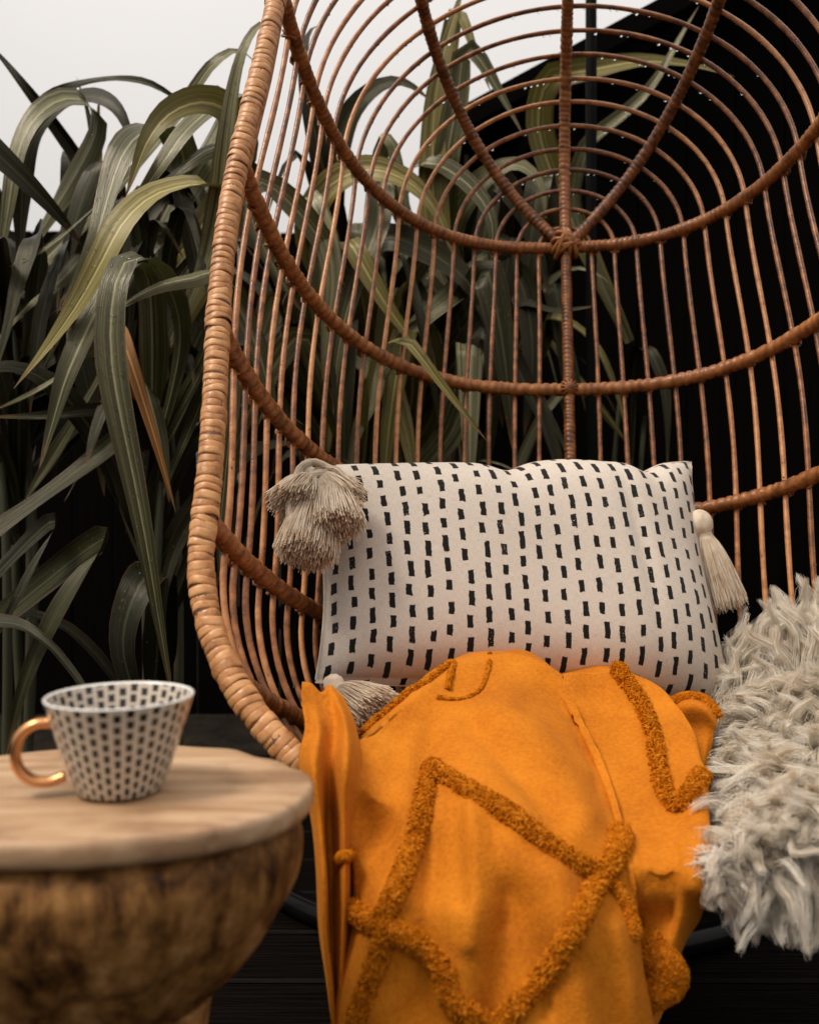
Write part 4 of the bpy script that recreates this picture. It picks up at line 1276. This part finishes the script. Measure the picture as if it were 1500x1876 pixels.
def cup():
    Yc = 0.618
    base = at(220, 1452, Yc); cx, cy = base[0], Yc; z0 = TZ + 0.0007
    root = thing('cup', 'tapered ceramic cup with black dashes and copper handle on the table top', 'cup', (cx, cy, z0))
    H = 0.0625
    outer = [(0.0005, 0.0), (0.020, 0.0), (0.0272, 0.0005), (0.0290, 0.002), (0.0305, 0.006)] + [(0.0305 + (0.0495 - 0.0305) * (t ** 0.92), 0.006 + (H - 0.006) * t) for t in np.linspace(0.08, 1, 14)]
    rimp = [(0.0497, H + 0.0007), (0.0490, H + 0.0013), (0.0480, H + 0.0010), (0.0474, H)]
    inner = [(0.0474 - (0.0474 - 0.028) * (1 - t) ** 1.0, 0.006 + (H - 0.006) * t) for t in np.linspace(1, 0.05, 12)] + [(0.022, 0.0052), (0.0005, 0.005)]
    V, F, UV = lathe(outer, 72, .97, .97, cx, cy, z0)
    hrange = np.clip((V[:, 2] - z0) / H, 0, 1); UV[:, 1] = hrange
    obj('body', mesh_from('body', V, F, UV), M_CUP, root)
    V, F, UV = lathe([outer[-1]] + rimp, 72, .97, .97, cx, cy, z0)
    obj('lip', mesh_from('lip', V, F, UV), M_RIMW, root)
    V, F, UV = lathe([rimp[-1]] + inner[1:], 72, .97, .97, cx, cy, z0)
    UV[:, 1] = np.clip((V[:, 2] - z0) / H, 0, 1)
    obj('inner_wall', mesh_from('inner_wall', V, F, UV), M_CUP, root)
    # copper handle, loop to the left and slightly towards the viewer
    hx = [(-0.0425, 0.0475), (-0.0530, 0.0468), (-0.0618, 0.0405), (-0.0650, 0.0300), (-0.0632, 0.0190), (-0.0555, 0.0110), (-0.0450, 0.0090), (-0.0345, 0.0118)]
    ang = math.radians(14)
    P = np.array([(cx + x * math.cos(ang), cy + x * math.sin(ang) * 1.0, z0 + z) for x, z in hx])
    P = catmull(P, 8)
    v, f = tube(P, 0.0042, 14, radfn=lambda i, ph: 1 + 0.18 * np.cos(2 * ph))
    obj('handle', mesh_from('handle', v, f), M_COPPER, root)
cup()

# ------------------------------------------------------------------ plants
def leaf_mesh(P, width, fold=0.25, twist=0.0, face=None, seed=0, wave=0.006, shape='strap'):
    """Strap leaf along P: V-folded ribbon with a tapering tip. face: side towards which the blade looks."""
    r = np.random.default_rng(seed)
    C, s = resample(P, n=30)
    t = s / s[-1]
    T = np.gradient(C, axis=0); T /= np.linalg.norm(T, axis=1)[:, None] + 1e-12
    if face is None: face = np.array([0, -1.0, 0.5])
    f = np.broadcast_to(np.asarray(face, float), C.shape)
    S = np.cross(T, f); S /= np.linalg.norm(S, axis=1)[:, None] + 1e-9
    # keep the side direction continuous
    for i in range(1, len(S)):
        if np.dot(S[i], S[i - 1]) < 0: S[i] = -S[i]
        S[i] = 0.7 * S[i - 1] + 0.3 * S[i]; S[i] -= T[i] * np.dot(S[i], T[i]); S[i] /= np.linalg.norm(S[i])
    Nn = np.cross(S, T)
    Nn *= np.sign((Nn * f).sum(1).mean()) or 1
    a = twist * (t - 0.3)
    S2 = np.cos(a)[:, None] * S + np.sin(a)[:, None] * Nn; N2 = -np.sin(a)[:, None] * S + np.cos(a)[:, None] * Nn
    wd = width * np.minimum(1, 0.35 + 2.6 * t) * np.clip((1 - t) / 0.42, 0, 1) ** 0.72
    wd = np.maximum(wd, width * 0.015)
    q = np.linspace(-1, 1, 9)
    ph = r.uniform(0, 6.28)
    wv = wave * np.sin(t * r.uniform(9, 16) + ph)
    V = C[:, None, :] + (wd[:, None] * 0.5 * q[None, :] * (1 - 0.12 * fold))[..., None] * S2[:, None, :] + \
        (wd[:, None] * 0.5 * fold * (np.abs(q) ** 1.2)[None, :] + (wv[:, None] * (q ** 2 * np.sign(q))[None, :] * wd[:, None] / width) + wd[:, None] * 0.018 * np.cos(q * 11)[None, :])[..., None] * N2[:, None, :]
    uv = np.stack(np.meshgrid(t, (q + 1) / 2, indexing='ij')[::-1], -1).reshape(-1, 2)
    return mesh_from('leaf', V.reshape(-1, 3), grid_faces(len(C), 9), uv)

def drops_on(me, parent, n, seed, rmin=0.0007, rmax=0.0016):
    r = np.random.default_rng(seed)
    V = np.array([v.co[:] for v in me.vertices]).reshape(30, 9, 3)
    out = []
    for k in range(n):
        i = r.integers(1, 26); j = r.integers(0, 8); a, b = r.random(2)
        p = (V[i, j] * (1 - a) + V[i + 1, j] * a) * (1 - b) + (V[i, j + 1] * (1 - a) + V[i + 1, j + 1] * a) * b
        d = np.array([0, 0, HC]) - p; d /= np.linalg.norm(d)
        rr = r.uniform(rmin, rmax)
        out.append(ICO1_V * rr + p + d * rr * 0.4)
    DV = np.concatenate(out); DF = np.concatenate([ICO1_F + k * len(ICO1_V) for k in range(n)])
    tag(obj('rain_drops', mesh_from('rain_drops', DV, DF), M_DEW, parent), kind='stuff')
ICO1_V, ICO1_F = ico(2)
M_DEW = dew_mat()

plants = {}
def plant(key, label, loc, hstem):
    root = thing('strap_leaf_plant', label, 'plant', loc, 'strap leaved plants round the chair')
    for k in range(4):
        a = random.uniform(0, 6.28); d = random.uniform(0.01, 0.05)
        p0 = np.array(loc) + [d * math.cos(a), d * math.sin(a), 0]
        P = catmull(np.array([p0, p0 + [random.uniform(-.03, .03), random.uniform(-.03, .03), hstem * .5], p0 + [random.uniform(-.07, .07), random.uniform(-.04, .04), hstem * random.uniform(.8, 1)]]), 6)
        v, f = tube(P, np.linspace(0.012, 0.006, len(P)), 7)
        obj('stem', mesh_from('stem', v, f), M_STEM, root)
    plants[key] = (root, np.array(loc), hstem)

plant('left', 'tall arching plant at the far left, its leaves against the pale sky', (-0.86, 2.05, -0.1), 1.35)
plant('mid', 'drooping strap leaved plant just left of the chair rim', (-0.50, 1.80, -0.1), 1.25)
plant('back', 'pale leaved plant seen through the left side of the chair', (-0.12, 2.35, -0.1), 1.35)
plant('centre', 'yellowish tall plant behind the back of the chair near its spine', (0.14, 2.55, -0.1), 1.7)
plant('low', 'dark low plant at the left edge beside the cup', (-0.85, 1.45, -0.1), 0.55)
plant('shed', 'sparse thin leaved plant in front of the black shed', (0.62, 2.62, -0.1), 1.2)

def key_leaf(pk, pts, wpx, mi, fold=0.25, twist=0.0, face=None, seed=0, drops=0, root_ext=True):
    """pts: (x, y, depth) along the visible blade, base first."""
    root, loc, hs = plants[pk]
    P = np.array([at(*p) for p in pts])
    width = 1.25 * wpx / FPX * np.mean([p[2] for p in pts])
    C = catmull(P, 8)
    if root_ext:
        # run the blade back to a stem behind it
        ax = np.array([loc[0], loc[1], np.clip(P[0][2] - 0.30, 0.15, loc[2] + hs)])
        d = P[0] - P[1]; d /= np.linalg.norm(d) + 1e-9
        mid = P[0] + d * 0.07 + (ax - P[0]) * 0.25
        C = np.vstack([catmull(np.array([ax, mid, P[0]]), 8)[:-1], C])
        k = np.ones(5) / 5
        for c in range(3):
            C[2:-2, c] = np.convolve(C[:, c], k, 'valid')
    me = leaf_mesh(C, width, fold, twist, face, seed)
    o = obj('leaf', me, M_LEAF[mi], root)
    if drops: drops_on(me, o, drops, seed)
    return o

KEY = [
 # plant, points, width px, material, fold, twist, drops
 ('mid', [(408,345,1.62),(415,260,1.60),(427,165,1.58),(448,85,1.57),(482,40,1.60),(505,80,1.64)], 34, 1, .3, 0, 40),
 ('left', [(335,200,1.85),(365,150,1.82),(395,112,1.80),(440,90,1.82),(480,130,1.86)], 34, 1, .2, 0, 0),
 ('left', [(95,178,2.0),(170,150,1.95),(255,148,1.92),(310,172,1.92),(352,205,1.95)], 22, 0, .5, 0, 0),
 ('left', [(120,190,1.95),(165,176,1.93),(205,190,1.9),(230,225,1.88),(246,285,1.88)], 36, 0, .3, 0, 0),
 ('left', [(150,178,1.9),(105,185,1.87),(60,222,1.83),(30,290,1.8),(14,390,1.78),(-5,500,1.78)], 42, 1, .2, 0, 30),
 ('left', [(150,300,2.1),(95,225,2.05),(50,165,2.0),(5,108,2.0),(-40,60,2.0)], 22, 0, .4, 0, 0),
 ('left', [(-40,250,1.7),(20,305,1.72),(75,360,1.75),(120,410,1.78),(150,450,1.8)], 52, 0, .2, 0, 0),
 ('mid', [(300,235,1.75),(255,246,1.7),(222,290,1.66),(198,360,1.63),(178,430,1.6),(148,500,1.6),(112,565,1.6)], 52, 1, .25, 0.2, 40),
 ('mid', [(425,205,1.7),(375,186,1.66),(315,205,1.62),(272,255,1.6),(246,320,1.6),(230,362,1.6)], 56, 2, .35, -.2, 0),
 ('mid', [(425,165,1.78),(385,200,1.74),(340,240,1.7),(300,295,1.68),(262,350,1.68),(225,395,1.68)], 50, 1, .2, 0, 0),
 ('mid', [(430,262,1.72),(380,272,1.7),(335,305,1.68),(285,340,1.68),(240,372,1.7)], 36, 1, .4, 0, 0),
 ('mid', [(385,335,1.62),(330,342,1.58),(275,362,1.55),(225,410,1.52),(190,475,1.5),(145,555,1.5),(85,640,1.5),(25,712,1.5)], 60, 2, .3, .3, 30),
 ('mid', [(300,500,1.5),(268,474,1.45),(232,476,1.41),(208,535,1.38),(203,640,1.36),(218,745,1.35),(243,865,1.35),(268,995,1.35),(290,1130,1.36),(318,1290,1.38)], 45, 1, .28, 0, 260),
 ('mid', [(400,490,1.48),(355,508,1.45),(305,518,1.43),(255,540,1.41),(198,578,1.4)], 44, 1, .45, 0, 50),
 ('mid', [(230,480,1.56),(188,548,1.52),(152,620,1.5),(120,695,1.48),(98,770,1.48),(72,860,1.48)], 54, 1, .25, .2, 40),
 ('mid', [(215,600,1.6),(240,665,1.56),(264,740,1.54),(290,825,1.53),(322,938,1.53)], 26, 3, .4, 0, 0),
 ('low', [(205,990,1.42),(140,1066,1.38),(80,1170,1.36),(38,1275,1.35),(10,1390,1.35)], 44, 0, .25, 0, 30),
 ('mid', [(262,1060,1.55),(232,1130,1.52),(226,1200,1.5),(250,1280,1.5),(275,1360,1.5)], 62, 0, .25, 0, 40),
 ('left', [(205,355,1.8),(150,405,1.76),(95,448,1.73),(45,478,1.72),(-10,495,1.72)], 26, 1, .3, 0, 0),
 ('left', [(130,430,1.8),(98,505,1.75),(75,590,1.72),(62,690,1.7),(55,760,1.7)], 34, 0, .25, 0, 0),
 ('left', [(70,420,1.75),(35,520,1.7),(15,600,1.68),(-15,700,1.66)], 40, 0, .3, 0, 0),
 ('left', [(150,470,1.85),(105,520,1.8),(50,560,1.78),(-20,640,1.76)], 28, 1, .3, 0, 0),
 ('left', [(180,640,1.75),(110,690,1.7),(50,725,1.68),(-20,755,1.66)], 24, 1, .3, 0, 0),
 ('low', [(230,745,1.7),(150,752,1.66),(70,762,1.64),(-30,764,1.62)], 30, 0, .3, 0, 0),
 ('low', [(110,960,1.45),(60,1040,1.42),(25,1110,1.4),(-20,1190,1.4)], 30, 0, .3, 0, 0),
 ('left', [(175,270,2.1),(160,200,2.08),(150,170,2.06),(140,140,2.06)], 14, 1, .3, 0, 0),
 ('left', [(185,300,2.1),(180,230,2.08),(182,180,2.06),(184,160,2.06)], 12, 2, .3, 0, 0),
 ('mid', [(365,930,1.6),(320,1010,1.58),(300,1100,1.56),(305,1200,1.56)], 26, 0, .3, 0, 0),
 ('mid', [(440,640,1.62),(425,760,1.6),(412,880,1.6),(402,1000,1.6),(410,1120,1.6)], 26, 1, .35, 0, 40),
 ('back', [(560,400,1.95),(480,330,1.9),(455,390,1.85),(520,520,1.85),(560,580,1.87)], 40, 1, .3, 0, 0),
 # behind the chair
 ('back', [(590,300,2.05),(565,190,2.03),(556,110,2.02),(565,60,2.03),(585,45,2.05)], 36, 0, .3, 0, 0),
 ('back', [(610,300,2.1),(640,210,2.08),(690,160,2.06),(740,150,2.05),(790,185,2.05)], 44, 0, .2, 0, 0),
 ('back', [(590,350,2.06),(640,318,2.03),(700,312,2.0),(765,345,1.99),(808,405,2.0),(830,470,2.0)], 50, 2, .25, 0, 0),
 ('centre', [(800,460,2.2),(792,330,2.2),(795,200,2.2),(812,100,2.2),(835,20,2.2),(850,-30,2.2)], 44, 2, .3, 0, 0),
 ('centre', [(815,300,2.2),(838,180,2.18),(850,90,2.16),(880,110,2.15),(920,180,2.15),(960,250,2.15)], 40, 1, .3, .3, 0),
 ('centre', [(790,300,2.3),(830,40,2.25),(845,20,2.2),(870,90,2.2),(900,170,2.2)], 36, 2, .3, .3, 0),
 ('back', [(640,440,2.0),(672,500,1.98),(708,560,1.97),(750,620,1.97),(780,680,1.98)], 38, 2, .25, 0, 0),
 ('back', [(560,360,2.02),(590,420,2.0),(610,500,1.98),(600,600,1.98),(590,700,1.98)], 44, 1, .25, 0, 0),
 ('back', [(700,330,2.08),(690,420,2.05),(650,520,2.03),(620,640,2.02),(610,760,2.02)], 40, 1, .25, .3, 0),
 ('back', [(720,430,2.1),(800,470,2.08),(860,520,2.06),(900,600,2.05),(915,700,2.05)], 44, 0, .25, 0, 0),
 ('back', [(900,480,2.12),(830,540,2.1),(760,600,2.08),(700,680,2.06),(660,790,2.06)], 42, 1, .25, 0, 0),
 ('centre', [(760,300,2.2),(800,300,2.18),(860,340,2.16),(900,400,2.14),(900,480,2.14)], 46, 1, .25, 0, 0),
 ('centre', [(880,330,2.25),(940,300,2.22),(985,330,2.2),(1000,400,2.2)], 40, 1, .25, 0, 0),
 ('centre', [(850,500,2.2),(890,560,2.18),(905,660,2.16),(900,780,2.15),(890,880,2.15)], 40, 0, .25, 0, 0),
 ('centre', [(950,500,2.25),(970,580,2.22),(975,680,2.2),(960,800,2.2)], 44, 0, .25, 0, 0),
 ('back', [(690,640,2.1),(720,720,2.08),(745,800,2.07),(760,900,2.07)], 46, 2, .25, 0, 0),
 ('back', [(640,640,2.05),(690,700,2.03),(650,800,2.02),(640,900,2.02)], 36, 1, .25, .3, 0),
 ('shed', [(1000,140,2.45),(1080,128,2.42),(1170,112,2.4),(1260,118,2.4),(1345,140,2.4)], 44, 2, .3, 0, 0),
 ('shed', [(1070,262,2.4),(1105,235,2.38),(1150,200,2.37),(1200,148,2.36),(1250,60,2.36),(1280,10,2.36)], 22, 1, .3, 0, 0),
 ('shed', [(1010,575,2.3),(1060,600,2.28),(1100,645,2.26),(1130,720,2.25),(1150,800,2.25)], 18, 2, .3, 0, 0),
 ('shed', [(1190,640,2.35),(1215,700,2.33),(1222,770,2.32),(1222,860,2.32)], 20, 0, .3, 0, 0),
 ('centre', [(930,560,2.25),(970,555,2.22),(1010,570,2.2),(1060,565,2.2),(1090,560,2.2)], 22, 0, .3, 0, 0),
]
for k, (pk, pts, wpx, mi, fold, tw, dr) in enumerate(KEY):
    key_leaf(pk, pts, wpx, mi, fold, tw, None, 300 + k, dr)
# one leaf that pushes through the rods into the chair
key_leaf('back', [(748,622,1.60),(790,680,1.58),(840,745,1.56),(892,808,1.55)], 34, 2, .5, 0, None, 77, 0, root_ext=True)

# broad overlapping leaves of the thicket behind the left side of the chair and behind the left clump
_r = np.random.default_rng(64)
def thicket(pk, n, x, y, depth, wpx, mats, seed, lean):
    for k in range(n):
        x0, y0, d = _r.uniform(*x), _r.uniform(*y), _r.uniform(*depth)
        dx = _r.normal() * lean; L = _r.uniform(190, 360)
        up = _r.uniform(20, 90)
        pts = [(x0, y0 + up, d + .03), (x0 + dx * .25, y0, d), (x0 + dx * .6, y0 + L * .25, d - .02), (x0 + dx * .9, y0 + L * .6, d - .03), (x0 + dx * 1.1, y0 + L, d - .03)]
        key_leaf(pk, pts, _r.uniform(*wpx), int(_r.choice(mats)), _r.uniform(.15, .4), _r.normal() * .4, None, seed + k, 0)
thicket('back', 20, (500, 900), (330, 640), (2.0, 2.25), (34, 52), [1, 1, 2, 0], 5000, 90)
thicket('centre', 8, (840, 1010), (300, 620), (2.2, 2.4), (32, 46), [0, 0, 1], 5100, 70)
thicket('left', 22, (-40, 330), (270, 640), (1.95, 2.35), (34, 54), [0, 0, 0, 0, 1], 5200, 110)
thicket('mid', 9, (230, 400), (330, 700), (1.75, 1.95), (34, 48), [0, 0, 1], 5300, 80)

# fill: arching leaves that grow from each clump
def fill(pk, n, hr, spread, wr, mats, seed, ymin=None, zr=None, az=None, base_z=(0.0, 0.5)):
    root, loc, hs = plants[pk]
    r = np.random.default_rng(seed)
    for k in range(n):
        a = r.uniform(0, 2 * np.pi) if az is None else r.uniform(*az)
        R = r.uniform(*spread); h = r.uniform(*hr); k2 = r.uniform(0.62, 0.98)
        t = np.linspace(0, 1, 14)
        z0 = loc[2] + r.uniform(*base_z) * hs
        z = z0 + h * np.sin(np.pi * t * k2) / (1 if k2 > 0.5 else math.sin(math.pi * k2))
        x = loc[0] + R * np.cos(a) * t ** 1.25; y = loc[1] + R * np.sin(a) * t ** 1.25
        if ymin is not None: y = np.maximum(y, ymin + 0.05 * t) + 0.0
        P = np.stack([x, y, np.maximum(z, 0.03)], 1) + np.stack([fnoise(np.stack([t, t * 0 + k, t * 0], 1), 3, seed + k) * 0.03] * 3, 1) * t[:, None]
        me = leaf_mesh(P, r.uniform(*wr), r.uniform(.15, .45), r.normal() * 0.5, np.array([math.cos(a) * .4, math.sin(a) * .4 - .4, 0.8]), seed + k)
        obj('leaf', me, M_LEAF[int(r.choice(mats))], root)
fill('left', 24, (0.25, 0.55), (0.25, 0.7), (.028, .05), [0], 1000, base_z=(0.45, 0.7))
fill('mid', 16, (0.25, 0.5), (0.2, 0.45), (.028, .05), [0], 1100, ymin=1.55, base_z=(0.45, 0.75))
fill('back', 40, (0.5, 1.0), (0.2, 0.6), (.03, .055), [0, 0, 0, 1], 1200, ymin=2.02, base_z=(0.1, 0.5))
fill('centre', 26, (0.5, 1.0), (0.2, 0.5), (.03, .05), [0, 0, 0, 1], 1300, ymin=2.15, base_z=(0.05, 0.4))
fill('low', 9, (0.25, 0.6), (0.2, 0.55), (.022, .04), [0, 0, 0, 0, 3], 1400, base_z=(0.0, 0.4))
